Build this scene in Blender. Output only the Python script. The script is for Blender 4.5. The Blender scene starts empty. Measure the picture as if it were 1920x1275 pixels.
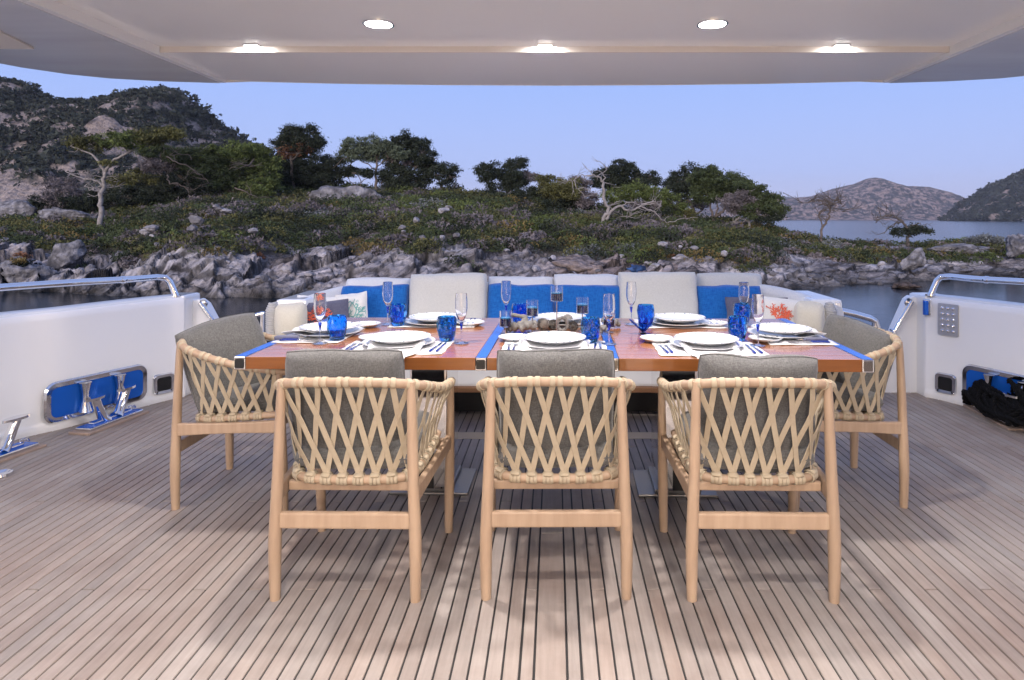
import bpy, bmesh, math, random
import numpy as np
from mathutils import Vector, Matrix, Euler
R = math.radians
C = bpy.context.scene.collection
SC = bpy.context.scene
rng = np.random.default_rng(7)
random.seed(7)

# ------------------------------------------------------------------ camera, sky, sun, exposure
EYE = 1.335          # camera height above the deck
FPX = 1250.0         # focal length in pixels of the 1920-pixel photograph
CX, CY = 1040.0, 410.0
WATER = -1.70        # sea level below the deck
cam_d = bpy.data.cameras.new('camera')
cam = bpy.data.objects.new('camera', cam_d); C.objects.link(cam)
cam_d.sensor_width = 36; cam_d.lens = FPX/1920*36
cam.location = (0, 0, EYE); cam.rotation_euler = (R(90), 0, 0)
cam_d.shift_x = -(CX-960)/1920; cam_d.shift_y = -(637.5-CY)/1920
cam_d.clip_start = .05; cam_d.clip_end = 40000
SC.camera = cam

SUN_EL, SUN_ROT = 1.2, 200.0
world = bpy.data.worlds.new('World'); SC.world = world; world.use_nodes = True
wn = world.node_tree; wn.nodes.clear()
wo = wn.nodes.new('ShaderNodeOutputWorld'); wb = wn.nodes.new('ShaderNodeBackground')
sky = wn.nodes.new('ShaderNodeTexSky'); sky.sky_type = 'NISHITA'; sky.sun_disc = False
sky.sun_elevation = R(SUN_EL); sky.sun_rotation = R(SUN_ROT)
sky.altitude = 0; sky.air_density = 1.0; sky.dust_density = .6; sky.ozone_density = 2.0
tint = wn.nodes.new('ShaderNodeMix'); tint.data_type = 'RGBA'; tint.blend_type = 'MIX'
tint.inputs[0].default_value = .9
# dusk: what the low sun leaves is nearly one even blue, a little pink and paler at the horizon
geo = wn.nodes.new('ShaderNodeTexCoord'); sep = wn.nodes.new('ShaderNodeSeparateXYZ')
wn.links.new(geo.outputs['Generated'], sep.inputs[0])
rmp = wn.nodes.new('ShaderNodeValToRGB'); wn.links.new(sep.outputs['Z'], rmp.inputs[0])
e = rmp.color_ramp.elements
e[0].position = 0.0; e[0].color = (4.5, 4.6, 6.4, 1)
e[1].position = .22; e[1].color = (2.6, 3.85, 7.7, 1)
x = rmp.color_ramp.elements.new(.07); x.color = (3.45, 4.3, 7.4, 1)
x = rmp.color_ramp.elements.new(1.0); x.color = (2.6, 3.1, 5.4, 1)
wn.links.new(sky.outputs[0], tint.inputs[6]); wn.links.new(rmp.outputs[0], tint.inputs[7])
wn.links.new(tint.outputs[2], wb.inputs[0]); wb.inputs[1].default_value = .092
wn.links.new(wb.outputs[0], wo.inputs[0])
sun_d = bpy.data.lights.new('sun', 'SUN'); sun = bpy.data.objects.new('sun', sun_d); C.objects.link(sun)
sun_d.energy = 2.7; sun_d.angle = R(50); sun_d.color = (1, .86, .76)
sun.rotation_euler = (R(90-12), 0, R(-SUN_ROT+180))   # afterglow low behind the camera
SC.view_settings.view_transform = 'Standard'; SC.view_settings.look = 'None'
SC.view_settings.exposure = .7; SC.view_settings.gamma = 1; SC.view_settings.use_curve_mapping = False
cy = SC.cycles
cy.use_denoising = True; cy.max_bounces = 18; cy.diffuse_bounces = 3; cy.glossy_bounces = 4
cy.transmission_bounces = 16; cy.transparent_max_bounces = 8; cy.volume_bounces = 0
cy.caustics_reflective = False; cy.caustics_refractive = True; cy.sample_clamp_indirect = 4

# ------------------------------------------------------------------ helpers
def P(x, y, Z):
    """the point at depth Z that photograph pixel (x, y) shows"""
    return Vector(((x-CX)/FPX*Z, Z, EYE-(y-CY)/FPX*Z))

def tag(o, label=None, cat=None, group=None, kind=None):
    if label: o['label'] = label
    if cat: o['category'] = cat
    if group: o['group'] = group
    if kind: o['kind'] = kind
    return o

def empty(name, loc=(0, 0, 0), rz=0, parent=None):
    o = bpy.data.objects.new(name, None); C.objects.link(o)
    o.location = loc; o.rotation_euler = (0, 0, rz)
    o.empty_display_size = .05
    if parent: o.parent = parent
    return o

def copy_tree(o, parent=None):
    c = o.copy(); C.objects.link(c)
    if parent: c.parent = parent
    for ch in list(o.children): copy_tree(ch, c)
    return c

def link(name, me, mat=None, parent=None):
    o = bpy.data.objects.new(name, me); C.objects.link(o)
    if mat and not me.materials: me.materials.append(mat)
    if parent: o.parent = parent
    return o

def smooth(me, on=True):
    me.polygons.foreach_set('use_smooth', [on]*len(me.polygons)); return me

class MB:
    """collects vertices and faces for one mesh"""
    def __init__(s, sharp=55): s.v = []; s.f = []; s.sm = []; s.sharp = sharp
    def add(s, vs, fs, sm=False):
        n = len(s.v); s.v += [tuple(v) for v in vs]
        s.f += [tuple(i+n for i in f) for f in fs]; s.sm += [sm]*len(fs); return s
    def box(s, lo, hi, M=None, bev=0):
        x0, y0, z0 = lo; x1, y1, z1 = hi
        b = min(bev, (x1-x0)/2.01, (y1-y0)/2.01, (z1-z0)/2.01)
        if b > 0:
            bm = bmesh.new(); bmesh.ops.create_cube(bm, size=1)
            for v in bm.verts:
                v.co = Vector(((x0+x1)/2+v.co.x*(x1-x0), (y0+y1)/2+v.co.y*(y1-y0), (z0+z1)/2+v.co.z*(z1-z0)))
            bmesh.ops.bevel(bm, geom=bm.edges[:], offset=b, segments=2, affect='EDGES', profile=.6)
            vs = [v.co.copy() for v in bm.verts]; bm.verts.index_update()
            fs = [[v.index for v in f.verts] for f in bm.faces]; bm.free()
        else:
            vs = [Vector(p) for p in ((x0,y0,z0),(x1,y0,z0),(x1,y1,z0),(x0,y1,z0),(x0,y0,z1),(x1,y0,z1),(x1,y1,z1),(x0,y1,z1))]
            fs = [(0,3,2,1),(4,5,6,7),(0,1,5,4),(1,2,6,5),(2,3,7,6),(3,0,4,7)]
        if M: vs = [M @ v for v in vs]
        return s.add(vs, fs)
    def tube(s, pts, rad, n=8, closed=False, cap=True, squash=1, up=None):
        pts = [Vector(p) for p in pts]; m = len(pts)
        rr = rad if hasattr(rad, '__len__') else [rad]*m
        vs = []; prev = None
        for i, p in enumerate(pts):
            if closed: t = pts[(i+1) % m]-pts[i-1]
            else: t = pts[min(i+1, m-1)]-pts[max(i-1, 0)]
            if t.length < 1e-9: t = Vector((0, 0, 1))
            t.normalize()
            if prev is None:
                a = Vector(up) if up else (Vector((0, 0, 1)) if abs(t.z) < .9 else Vector((1, 0, 0)))
            else: a = prev
            u = (a-t*a.dot(t)).normalized(); w = t.cross(u); prev = u
            for k in range(n):
                g = 2*math.pi*k/n
                vs.append(p+(u*math.cos(g)*squash+w*math.sin(g))*rr[i])
        fs = []
        for i in range(m if closed else m-1):
            j = (i+1) % m
            for k in range(n):
                l = (k+1) % n
                fs.append((i*n+k, i*n+l, j*n+l, j*n+k))
        if cap and not closed:
            fs.append(tuple(range(n-1, -1, -1))); fs.append(tuple((m-1)*n+k for k in range(n)))
        return s.add(vs, fs, True)
    def ribbon(s, pts, nors, w, t):
        """flat strap along pts, wide across, with rounded edges"""
        pts = [Vector(p) for p in pts]; m = len(pts); vs = []
        sec = [(-w/2, 0), (-w*.44, t/2), (w*.44, t/2), (w/2, 0), (w*.44, -t/2), (-w*.44, -t/2)]
        for i, p in enumerate(pts):
            d = (pts[min(i+1, m-1)]-pts[max(i-1, 0)]).normalized()
            nn = Vector(nors[i]); nn = (nn-d*nn.dot(d)).normalized(); c = d.cross(nn)
            for a, b in sec: vs.append(p+c*a+nn*b)
        fs = []
        for i in range(m-1):
            for k in range(6):
                l = (k+1) % 6
                fs.append((i*6+k, i*6+l, (i+1)*6+l, (i+1)*6+k))
        fs.append((5, 4, 3, 2, 1, 0)); fs.append(tuple((m-1)*6+k for k in range(6)))
        return s.add(vs, fs, True)
    def lathe(s, prof, n=32, M=None, closed_prof=False):
        vs = []; m = len(prof)
        for (r, z) in prof:
            for k in range(n):
                g = 2*math.pi*k/n; vs.append(Vector((r*math.cos(g), r*math.sin(g), z)))
        fs = []
        for i in range(m if closed_prof else m-1):
            j = (i+1) % m
            for k in range(n):
                l = (k+1) % n; fs.append((i*n+k, i*n+l, j*n+l, j*n+k))
        if M: vs = [M @ v for v in vs]
        return s.add(vs, fs, True)
    def prism(s, poly, z0, z1, M=None):
        n = len(poly); vs = [Vector((a, b, z0)) for a, b in poly]+[Vector((a, b, z1)) for a, b in poly]
        fs = [tuple(range(n-1, -1, -1)), tuple(range(n, 2*n))]+[(i, (i+1) % n, n+(i+1) % n, n+i) for i in range(n)]
        if M: vs = [M @ v for v in vs]
        return s.add(vs, fs)
    def mesh(s, name):
        me = bpy.data.meshes.new(name); me.from_pydata(s.v, [], s.f)
        me.polygons.foreach_set('use_smooth', s.sm); me.update()
        if any(s.sm) and s.sharp < 90: me.set_sharp_from_angle(angle=R(s.sharp))
        return me
    def build(s, name, mat, parent=None, loc=None, rz=None, clean=False):
        me = s.mesh(name)
        if clean:
            bm = bmesh.new(); bm.from_mesh(me); bmesh.ops.remove_doubles(bm, verts=bm.verts[:], dist=1e-5)
            bmesh.ops.recalc_face_normals(bm, faces=bm.faces[:]); bm.to_mesh(me); bm.free()
            if any(s.sm) and s.sharp < 90: me.set_sharp_from_angle(angle=R(s.sharp))
        o = link(name, me, mat, parent)
        if loc is not None: o.location = loc
        if rz is not None: o.rotation_euler[2] = rz
        return o

def rrect(w, h, r, n=5, cx=0, cy=0):
    out = []
    for (sx, sy, a0) in ((1, 1, 0), (-1, 1, 90), (-1, -1, 180), (1, -1, 270)):
        for k in range(n+1):
            a = R(a0+90*k/n); out.append((cx+sx*(w/2-r)+r*math.cos(a), cy+sy*(h/2-r)+r*math.sin(a)))
    return out

def spline(ctrl, n):
    """Catmull-Rom through ctrl, n points per span"""
    c = [Vector(p) for p in ctrl]; c = [c[0]*2-c[1]]+c+[c[-1]*2-c[-2]]; out = []
    for i in range(1, len(c)-2):
        for k in range(n):
            t = k/n; a, b, d, f = c[i-1], c[i], c[i+1], c[i+2]
            out.append(.5*((2*b)+(d-a)*t+(2*a-5*b+4*d-f)*t*t+(3*b-a-3*d+f)*t**3))
    out.append(c[-2]); return out

# ---- noise in numpy
def _h(ix, iy, iz, k):
    with np.errstate(over='ignore'):
        n = (ix.astype(np.int64)*374761393+iy.astype(np.int64)*668265263+iz.astype(np.int64)*2147483647+k*974634777)
        n = (n ^ (n >> 13))*1274126177; n = n ^ (n >> 16)
    return (n & 0xffffff)/float(0xffffff)
def vnoise(p, k=0):
    i = np.floor(p).astype(np.int64); f = p-i; f = f*f*(3-2*f); r = 0
    for a in (0, 1):
        for b in (0, 1):
            for c in (0, 1):
                w = (f[:, 0] if a else 1-f[:, 0])*(f[:, 1] if b else 1-f[:, 1])*(f[:, 2] if c else 1-f[:, 2])
                r = r+w*_h(i[:, 0]+a, i[:, 1]+b, i[:, 2]+c, k)
    return r*2-1
def fbm(p, o=4, k=0, ridged=False):
    r = 0; a = 1; s = 0
    for j in range(o):
        n = vnoise(p*2**j+j*17.3, k+j); n = 1-2*np.abs(n) if ridged else n
        r = r+a*n; s += a; a *= .5
    return r/s
def worley(p, k=0):
    i = np.floor(p).astype(np.int64); d1 = np.full(len(p), 9.); d2 = d1.copy()
    for a in (-1, 0, 1):
        for b in (-1, 0, 1):
            for c in (-1, 0, 1):
                q = i+np.array([a, b, c])
                o = np.stack([_h(q[:, 0], q[:, 1], q[:, 2], k+m) for m in (1, 2, 3)], 1)+q
                d = np.sqrt(((o-p)**2).sum(1)); lt = d < d1
                d2 = np.where(lt, d1, np.minimum(d2, d)); d1 = np.where(lt, d, d1)
    return d1, d2

def slabs(p, k=0):
    """flat cell pattern: how far each point is above a set of tilted broken slabs, and its distance to the nearest joint"""
    i = np.floor(p).astype(np.int64); d1 = np.full(len(p), 9.); d2 = d1.copy(); c1 = np.zeros_like(p); hh = np.zeros((len(p), 3))
    z = i[:, 0]*0
    for a in (-1, 0, 1):
        for b in (-1, 0, 1):
            q0, q1 = i[:, 0]+a, i[:, 1]+b
            o = np.stack([_h(q0, q1, z, k+1)+q0, _h(q0, q1, z, k+2)+q1], 1); h_ = np.stack([_h(q0, q1, z, k+m) for m in (3, 4, 5)], 1)
            d = np.sqrt(((o-p)**2).sum(1)); lt = d < d1
            d2 = np.where(lt, d1, np.minimum(d2, d)); c1 = np.where(lt[:, None], o, c1); hh = np.where(lt[:, None], h_, hh); d1 = np.where(lt, d, d1)
    return d2-d1, p-c1, hh

def np_mesh(name, v, f, col=None, smooth_on=False):
    me = bpy.data.meshes.new(name); me.from_pydata(np.asarray(v, np.float32), [], np.asarray(f, np.int32))
    if smooth_on: me.polygons.foreach_set('use_smooth', np.ones(len(me.polygons), bool))
    if col is not None:
        at = me.attributes.new('tint', 'FLOAT_COLOR', 'POINT')
        c4 = np.ones((len(v), 4), np.float32); c4[:, :3] = col; at.data.foreach_set('color', c4.ravel())
    me.update(); return me

# ------------------------------------------------------------------ materials
def mat(name, col, rough=.5, metal=0., noise=None, bump=None, spec=None, **kw):
    """noise=(scale vec or number, colour2, contrast) mixes a second colour; bump=(scale, strength, distance)"""
    m = bpy.data.materials.new(name); m.use_nodes = True; nt = m.node_tree; b = nt.nodes['Principled BSDF']
    b.inputs['Base Color'].default_value = (*col, 1); b.inputs['Roughness'].default_value = rough
    b.inputs['Metallic'].default_value = metal
    if spec is not None: b.inputs['Specular IOR Level'].default_value = spec
    for k, v in kw.items(): b.inputs[k.replace('_', ' ')].default_value = v
    tc = nt.nodes.new('ShaderNodeTexCoord')
    def ntex(scale, detail=5):
        mp = nt.nodes.new('ShaderNodeMapping'); nt.links.new(tc.outputs['Object'], mp.inputs[0])
        mp.inputs['Scale'].default_value = scale if hasattr(scale, '__len__') else (scale,)*3
        t = nt.nodes.new('ShaderNodeTexNoise'); t.inputs['Scale'].default_value = 1; t.inputs['Detail'].default_value = detail
        nt.links.new(mp.outputs[0], t.inputs['Vector']); return t, mp
    if noise:
        t, mp = ntex(noise[0]); r = nt.nodes.new('ShaderNodeValToRGB'); k = noise[2] if len(noise) > 2 else .25
        r.color_ramp.elements[0].position = .5-k; r.color_ramp.elements[1].position = .5+k
        r.color_ramp.elements[0].color = (*col, 1); r.color_ramp.elements[1].color = (*noise[1], 1)
        nt.links.new(t.outputs[0], r.inputs[0]); nt.links.new(r.outputs[0], b.inputs['Base Color'])
    if bump:
        t, mp = ntex(bump[0], 6); bp = nt.nodes.new('ShaderNodeBump')
        bp.inputs['Strength'].default_value = bump[1]; bp.inputs['Distance'].default_value = bump[2]
        nt.links.new(t.outputs[0], bp.inputs['Height']); nt.links.new(bp.outputs[0], b.inputs['Normal'])
    return m

def vary(m, amt=.25, hue=0.):
    """each object using m gets its own lightness (pieces cut from different stock)"""
    nt = m.node_tree; b = nt.nodes['Principled BSDF']; src = b.inputs['Base Color']
    oi = nt.nodes.new('ShaderNodeObjectInfo'); mr = nt.nodes.new('ShaderNodeMapRange')
    mr.inputs[3].default_value = 1-amt; mr.inputs[4].default_value = 1+amt
    nt.links.new(oi.outputs['Random'], mr.inputs[0])
    hs = nt.nodes.new('ShaderNodeHueSaturation'); nt.links.new(mr.outputs[0], hs.inputs['Value'])
    if src.links: nt.links.new(src.links[0].from_socket, hs.inputs['Color'])
    else: hs.inputs['Color'].default_value = src.default_value
    if hue:
        m2 = nt.nodes.new('ShaderNodeMapRange'); mm = nt.nodes.new('ShaderNodeMath'); mm.operation = 'FRACT'
        m3 = nt.nodes.new('ShaderNodeMath'); m3.operation = 'MULTIPLY'; m3.inputs[1].default_value = 7.31
        nt.links.new(oi.outputs['Random'], m3.inputs[0]); nt.links.new(m3.outputs[0], mm.inputs[0]); nt.links.new(mm.outputs[0], m2.inputs[0])
        m2.inputs[3].default_value = 1-hue; m2.inputs[4].default_value = 1+hue; nt.links.new(m2.outputs[0], hs.inputs['Saturation'])
    nt.links.new(hs.outputs[0], src); return m

def fabric(name, col, col2, s=900, rough=.95):
    """woven cloth: fine crossing threads in two close colours"""
    m = mat(name, col, rough, spec=.2); nt = m.node_tree; b = nt.nodes['Principled BSDF']
    tc = nt.nodes.new('ShaderNodeTexCoord'); outs = []
    for sc in ((s*.16, s, s*.16), (s, s*.16, s*.16)):
        mp = nt.nodes.new('ShaderNodeMapping'); mp.inputs['Scale'].default_value = sc; nt.links.new(tc.outputs['Object'], mp.inputs[0])
        t = nt.nodes.new('ShaderNodeTexNoise'); t.inputs['Scale'].default_value = .35; t.inputs['Detail'].default_value = 3
        nt.links.new(mp.outputs[0], t.inputs['Vector']); outs.append(t.outputs[0])
    ad = nt.nodes.new('ShaderNodeMath'); ad.operation = 'ADD'; nt.links.new(outs[0], ad.inputs[0]); nt.links.new(outs[1], ad.inputs[1])
    r = nt.nodes.new('ShaderNodeMapRange'); r.inputs[1].default_value = .75; r.inputs[2].default_value = 1.25; nt.links.new(ad.outputs[0], r.inputs[0])
    mx = nt.nodes.new('ShaderNodeMix'); mx.data_type = 'RGBA'; mx.inputs[6].default_value = (*col, 1); mx.inputs[7].default_value = (*col2, 1)
    nt.links.new(r.outputs[0], mx.inputs[0]); nt.links.new(mx.outputs[2], b.inputs['Base Color'])
    bp = nt.nodes.new('ShaderNodeBump'); bp.inputs['Strength'].default_value = .3; bp.inputs['Distance'].default_value = .001
    nt.links.new(r.outputs[0], bp.inputs['Height']); nt.links.new(bp.outputs[0], b.inputs['Normal'])
    b.inputs['Sheen Weight'].default_value = .25
    return m

M = {}
M['caulk'] = mat('caulk', (.012, .012, .013), .6)
def deck_wood():
    m = mat('deck_teak', (.265, .228, .208), .6, noise=((60, 3.5, 60), (.36, .316, .29), .3), bump=((220, 12, 220), .25, .001))
    nt = m.node_tree; b = nt.nodes['Principled BSDF']; src = b.inputs['Base Color'].links[0].from_socket
    g = nt.nodes.new('ShaderNodeNewGeometry'); t = nt.nodes.new('ShaderNodeTexNoise'); t.inputs['Scale'].default_value = 1.7; t.inputs['Detail'].default_value = 7; t.inputs['Roughness'].default_value = .65
    nt.links.new(g.outputs['Position'], t.inputs['Vector'])
    r = nt.nodes.new('ShaderNodeValToRGB'); r.color_ramp.elements[0].position = .34; r.color_ramp.elements[0].color = (.76, .70, .68, 1)
    r.color_ramp.elements[1].position = .6; r.color_ramp.elements[1].color = (1, 1, 1, 1)
    nt.links.new(t.outputs[0], r.inputs[0])
    mx = nt.nodes.new('ShaderNodeMix'); mx.data_type = 'RGBA'; mx.blend_type = 'MULTIPLY'; mx.inputs[0].default_value = 1
    nt.links.new(src, mx.inputs[6]); nt.links.new(r.outputs[0], mx.inputs[7]); nt.links.new(mx.outputs[2], b.inputs['Base Color'])
    vary(m, .10, .22); return m
M['deck'] = deck_wood()
M['chairwood'] = mat('chair_wood', (.325, .222, .15), .45, noise=((45, 45, 5), (.425, .308, .217), .28), bump=((160, 160, 18), .12, .0006))
vary(M['chairwood'], .08)
M['strap'] = mat('strap_webbing', (.39, .325, .235), .75, noise=(60, (.44, .37, .275), .3), bump=(900, .25, .0005), spec=.25)
M['tweed'] = fabric('grey_tweed', (.075, .075, .076), (.15, .149, .149), 1500)
M['tabletop'] = mat('varnished_table', (.27, .10, .038), .22, noise=((3, 40, 40), (.36, .15, .06), .3), Coat_Weight=.6, Coat_Roughness=.06)
M['tableedge'] = mat('varnished_edge', (.27, .095, .022), .2, noise=((4, 60, 60), (.20, .065, .014), .3), Coat_Weight=.6, Coat_Roughness=.08)
M['chrome'] = mat('polished_steel', (.78, .78, .79), .07, 1.0, bump=(9, .05, .01))
M['bluereflect'] = mat('blue_reflection_steel', (.012, .13, .62), .22, .35, bump=(12, .1, .01))  # blue reflection of the sky painted into the steel's colour
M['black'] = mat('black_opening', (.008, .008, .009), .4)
M['gel'] = mat('white_gelcoat', (.80, .81, .84), .14, Coat_Weight=.5, Coat_Roughness=.08)
M['geltop'] = mat('gelcoat_cap', (.70, .72, .76), .25)
M['ceil'] = mat('ceiling_lacquer', (.80, .83, .88), .28, noise=((.8, .5, 1), (.75, .775, .82), .3), Coat_Weight=.3, Coat_Roughness=.12)
M['wing'] = mat('wing_lacquer', (.68, .71, .77), .2, noise=((1.2, 6, 1), (.57, .59, .65), .22), Coat_Weight=.5, Coat_Roughness=.1)
M['wingpatch'] = mat('hatch_lacquer', (.70, .68, .66), .3)
M['sofa'] = fabric('sofa_cloth', (.52, .52, .51), (.62, .62, .60), 1200)
M['sofalight'] = fabric('sofa_light_cloth', (.60, .62, .66), (.70, .71, .74), 1200)
M['cream'] = fabric('cream_cloth', (.58, .55, .47), (.66, .63, .55), 1200)
M['bluecloth'] = fabric('blue_cloth', (.006, .085, .36), (.015, .15, .50), 500)
M['navy'] = fabric('slate_blue_cloth', (.085, .09, .15), (.12, .125, .19), 900)
M['whitecloth'] = fabric('white_pillow_cloth', (.68, .68, .68), (.76, .76, .76), 1200)
M['coral'] = mat('coral_thread', (.70, .13, .07), .8)
M['teal'] = mat('teal_thread', (.16, .40, .40), .8)
M['ropegrey'] = mat('grey_rope', (.46, .46, .47), .85, bump=(400, .3, .001))
M['linen'] = mat('white_linen', (.70, .70, .72), .85, bump=(500, .15, .0006))
M['blackrope'] = mat('black_rope', (.006, .006, .007), .9, spec=.12, bump=(300, .5, .002))
M['trim'] = mat('sofa_wood_trim', (.20, .10, .05), .35)
M['bark'] = mat('pine_bark', (.16, .13, .11), .9, noise=(6, (.09, .07, .06), .2), bump=(14, .6, .05))
M['deadwood'] = mat('bleached_wood', (.34, .31, .30), .9, noise=(7, (.20, .18, .17), .2), bump=(14, .6, .05))
M['darkbark'] = mat('dark_bark', (.075, .065, .06), .9, noise=(6, (.12, .10, .09), .2), bump=(14, .6, .05))
M['driftwood'] = mat('driftwood', (.13, .125, .12), .85, noise=(60, (.20, .195, .19), .25), bump=(120, .6, .003))
M['cone'] = mat('pine_cone', (.06, .055, .05), .8, noise=(90, (.20, .19, .18), .2))
M['wicker'] = mat('wicker', (.28, .26, .24), .8)
M['deepblue'] = mat('deep_blue_wax', (.004, .008, .06), .15)
M['cyanwax'] = mat('cyan_surface', (.01, .22, .50), .2)
M['bluehandle'] = mat('blue_handle', (.006, .02, .20), .2, Coat_Weight=.5)
M['steel2'] = mat('cutlery_steel', (.82, .81, .80), .14, 1.0)
M['brass'] = mat('warm_metal', (.42, .33, .28), .25, 1.0)

def glass(name, col, rough=0.0, ior=1.45):
    m = mat(name, col, rough, spec=.6); b = m.node_tree.nodes['Principled BSDF']
    b.inputs['Transmission Weight'].default_value = 1; b.inputs['IOR'].default_value = ior; return m
M['glass'] = glass('clear_glass', (.98, .98, 1))
M['blueglass'] = glass('cobalt_glass', (.06, .42, .98), .02)
M['bluestem'] = glass('blue_stem_glass', (.03, .10, .75))
M['petal'] = glass('dark_blue_glass', (.03, .16, .60), .03)

def attr_mat(name, rough=.8, bump=None, spec=.2, detail=None, trans=0):
    m = mat(name, (.1, .1, .1), rough, bump=bump, spec=spec); nt = m.node_tree; b = nt.nodes['Principled BSDF']
    a = nt.nodes.new('ShaderNodeAttribute'); a.attribute_name = 'tint'; out = a.outputs['Color']
    if detail:
        g = nt.nodes.new('ShaderNodeNewGeometry'); t = nt.nodes.new('ShaderNodeTexNoise'); t.inputs['Scale'].default_value = detail[0]; t.inputs['Detail'].default_value = 8; t.inputs['Roughness'].default_value = .65
        nt.links.new(g.outputs['Position'], t.inputs['Vector'])
        mr = nt.nodes.new('ShaderNodeMapRange'); mr.inputs[1].default_value = .3; mr.inputs[2].default_value = .7; mr.inputs[3].default_value = 1-detail[1]; mr.inputs[4].default_value = 1+detail[1]
        nt.links.new(t.outputs[0], mr.inputs[0]); h = nt.nodes.new('ShaderNodeHueSaturation')
        nt.links.new(mr.outputs[0], h.inputs['Value']); nt.links.new(out, h.inputs['Color']); out = h.outputs[0]
    nt.links.new(out, b.inputs['Base Color'])
    return m
M['leaf'] = attr_mat('foliage', .7, spec=.15)
M['rock'] = attr_mat('limestone', .85, bump=(3.2, 1, .30), detail=(3.5, .42))
M['hill'] = attr_mat('hillside', .9, bump=(.7, 1, 1.6), detail=(.8, .5))
M['farhill'] = attr_mat('far_hillside', .95, bump=(.05, 1, 8), detail=(.06, .35))

def plate_mat():
    m = mat('patterned_porcelain', (.72, .73, .75), .12, Coat_Weight=.3); nt = m.node_tree; b = nt.nodes['Principled BSDF']
    tc = nt.nodes.new('ShaderNodeTexCoord'); ln = nt.nodes.new('ShaderNodeVectorMath'); ln.operation = 'LENGTH'
    mul = nt.nodes.new('ShaderNodeVectorMath'); mul.operation = 'MULTIPLY'; mul.inputs[1].default_value = (1, 1, 0)
    nt.links.new(tc.outputs['Object'], mul.inputs[0]); nt.links.new(mul.outputs[0], ln.inputs[0])
    vo = nt.nodes.new('ShaderNodeTexNoise'); vo.inputs['Scale'].default_value = 75; vo.inputs['Detail'].default_value = 3
    nt.links.new(tc.outputs['Object'], vo.inputs['Vector'])
    r = nt.nodes.new('ShaderNodeValToRGB'); r.color_ramp.interpolation = 'CONSTANT'
    el = r.color_ramp.elements; el[0].position = 0; el[0].color = (0, 0, 0, 1); el[1].position = .60; el[1].color = (1, 1, 1, 1)
    nt.links.new(vo.outputs[0], r.inputs[0])
    band = nt.nodes.new('ShaderNodeValToRGB'); band.color_ramp.interpolation = 'CONSTANT'; be = band.color_ramp.elements
    be[0].position = 0; be[0].color = (0, 0, 0, 1); be[1].position = .124; be[1].color = (1, 1, 1, 1)
    q = be.new(.150); q.color = (0, 0, 0, 1)
    nt.links.new(ln.outputs['Value'], band.inputs[0])
    mu = nt.nodes.new('ShaderNodeMath'); mu.operation = 'MULTIPLY'; nt.links.new(r.outputs[0], mu.inputs[0]); nt.links.new(band.outputs[0], mu.inputs[1])
    mx = nt.nodes.new('ShaderNodeMix'); mx.data_type = 'RGBA'; mx.inputs[6].default_value = (.72, .73, .75, 1); mx.inputs[7].default_value = (.10, .16, .24, 1)
    nt.links.new(mu.outputs[0], mx.inputs[0]); nt.links.new(mx.outputs[2], b.inputs['Base Color']); m['be'] = 0
    return m
M['plate'] = plate_mat()
M['sideplate'] = plate_mat(); M['sideplate'].name = 'patterned_side_plate'
for n_ in M['sideplate'].node_tree.nodes:
    if n_.type == 'VALTORGB' and len(n_.color_ramp.elements) == 3:
        n_.color_ramp.elements[1].position = .045; n_.color_ramp.elements[2].position = .075
M['porcelain'] = mat('white_porcelain', (.72, .73, .75), .12, Coat_Weight=.3)
# ------------------------------------------------------------------ sea
def water_mat():
    m = mat('sea_water', (.004, .010, .016), .17, spec=.5); nt = m.node_tree; b = nt.nodes['Principled BSDF']; b.inputs['IOR'].default_value = 1.33
    g = nt.nodes.new('ShaderNodeNewGeometry')
    hs = []
    for sc, det in (((.9, 2.4, 1), 4), ((.12, .5, 1), 3)):
        mp = nt.nodes.new('ShaderNodeMapping'); mp.inputs['Scale'].default_value = sc; nt.links.new(g.outputs['Position'], mp.inputs[0])
        t = nt.nodes.new('ShaderNodeTexNoise'); t.inputs['Scale'].default_value = 1; t.inputs['Detail'].default_value = det
        nt.links.new(mp.outputs[0], t.inputs['Vector']); hs.append(t.outputs[0])
    ad = nt.nodes.new('ShaderNodeMath'); ad.operation = 'MULTIPLY_ADD'; ad.inputs[1].default_value = 2.5
    nt.links.new(hs[1], ad.inputs[0]); nt.links.new(hs[0], ad.inputs[2])
    bp = nt.nodes.new('ShaderNodeBump'); bp.inputs['Strength'].default_value = .18; bp.inputs['Distance'].default_value = .035
    nt.links.new(ad.outputs[0], bp.inputs['Height']); nt.links.new(bp.outputs[0], b.inputs['Normal'])
    return m
mb = MB(); S = 16000
mb.add([(-S, -S, WATER), (S, -S, WATER), (S, S, WATER), (-S, S, WATER)], [(0, 1, 2, 3)])
tag(mb.build('sea_water', water_mat()), kind='structure')

# ------------------------------------------------------------------ island terrain, laid out along sight columns
UX = np.array([-500, -200, 0, 100, 200, 300, 400, 500, 600, 700, 800, 900, 1000, 1100, 1200, 1300, 1400, 1470, 1550, 1620, 1700, 1800, 1920, 2100, 2500.])
YW = np.array([548, 548, 546, 548, 552, 556, 558, 557, 556, 555, 554, 553, 553, 553, 552, 550, 546, 542, 538, 533, 529, 524, 519, 515, 515.])
YR = np.array([462, 462, 465, 470, 495, 470, 458, 466, 476, 470, 468, 478, 484, 486, 488, 488, 486, 482, 486, 490, 490, 486, 482, 480, 480.])
YT = np.array([402, 402, 400, 397, 391, 379, 368, 360, 360, 364, 366, 370, 377, 386, 404, 420, 429, 438, 453, 459, 462, 458, 463, 466, 468.])
ZT = np.array([52, 52, 52, 52, 52, 52, 52, 52, 52, 52, 50, 50, 50, 50, 49, 48, 48, 47, 46, 45, 45, 45, 45, 46, 46.])
def prof(u, arr): return np.interp(u, UX, arr)
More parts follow.
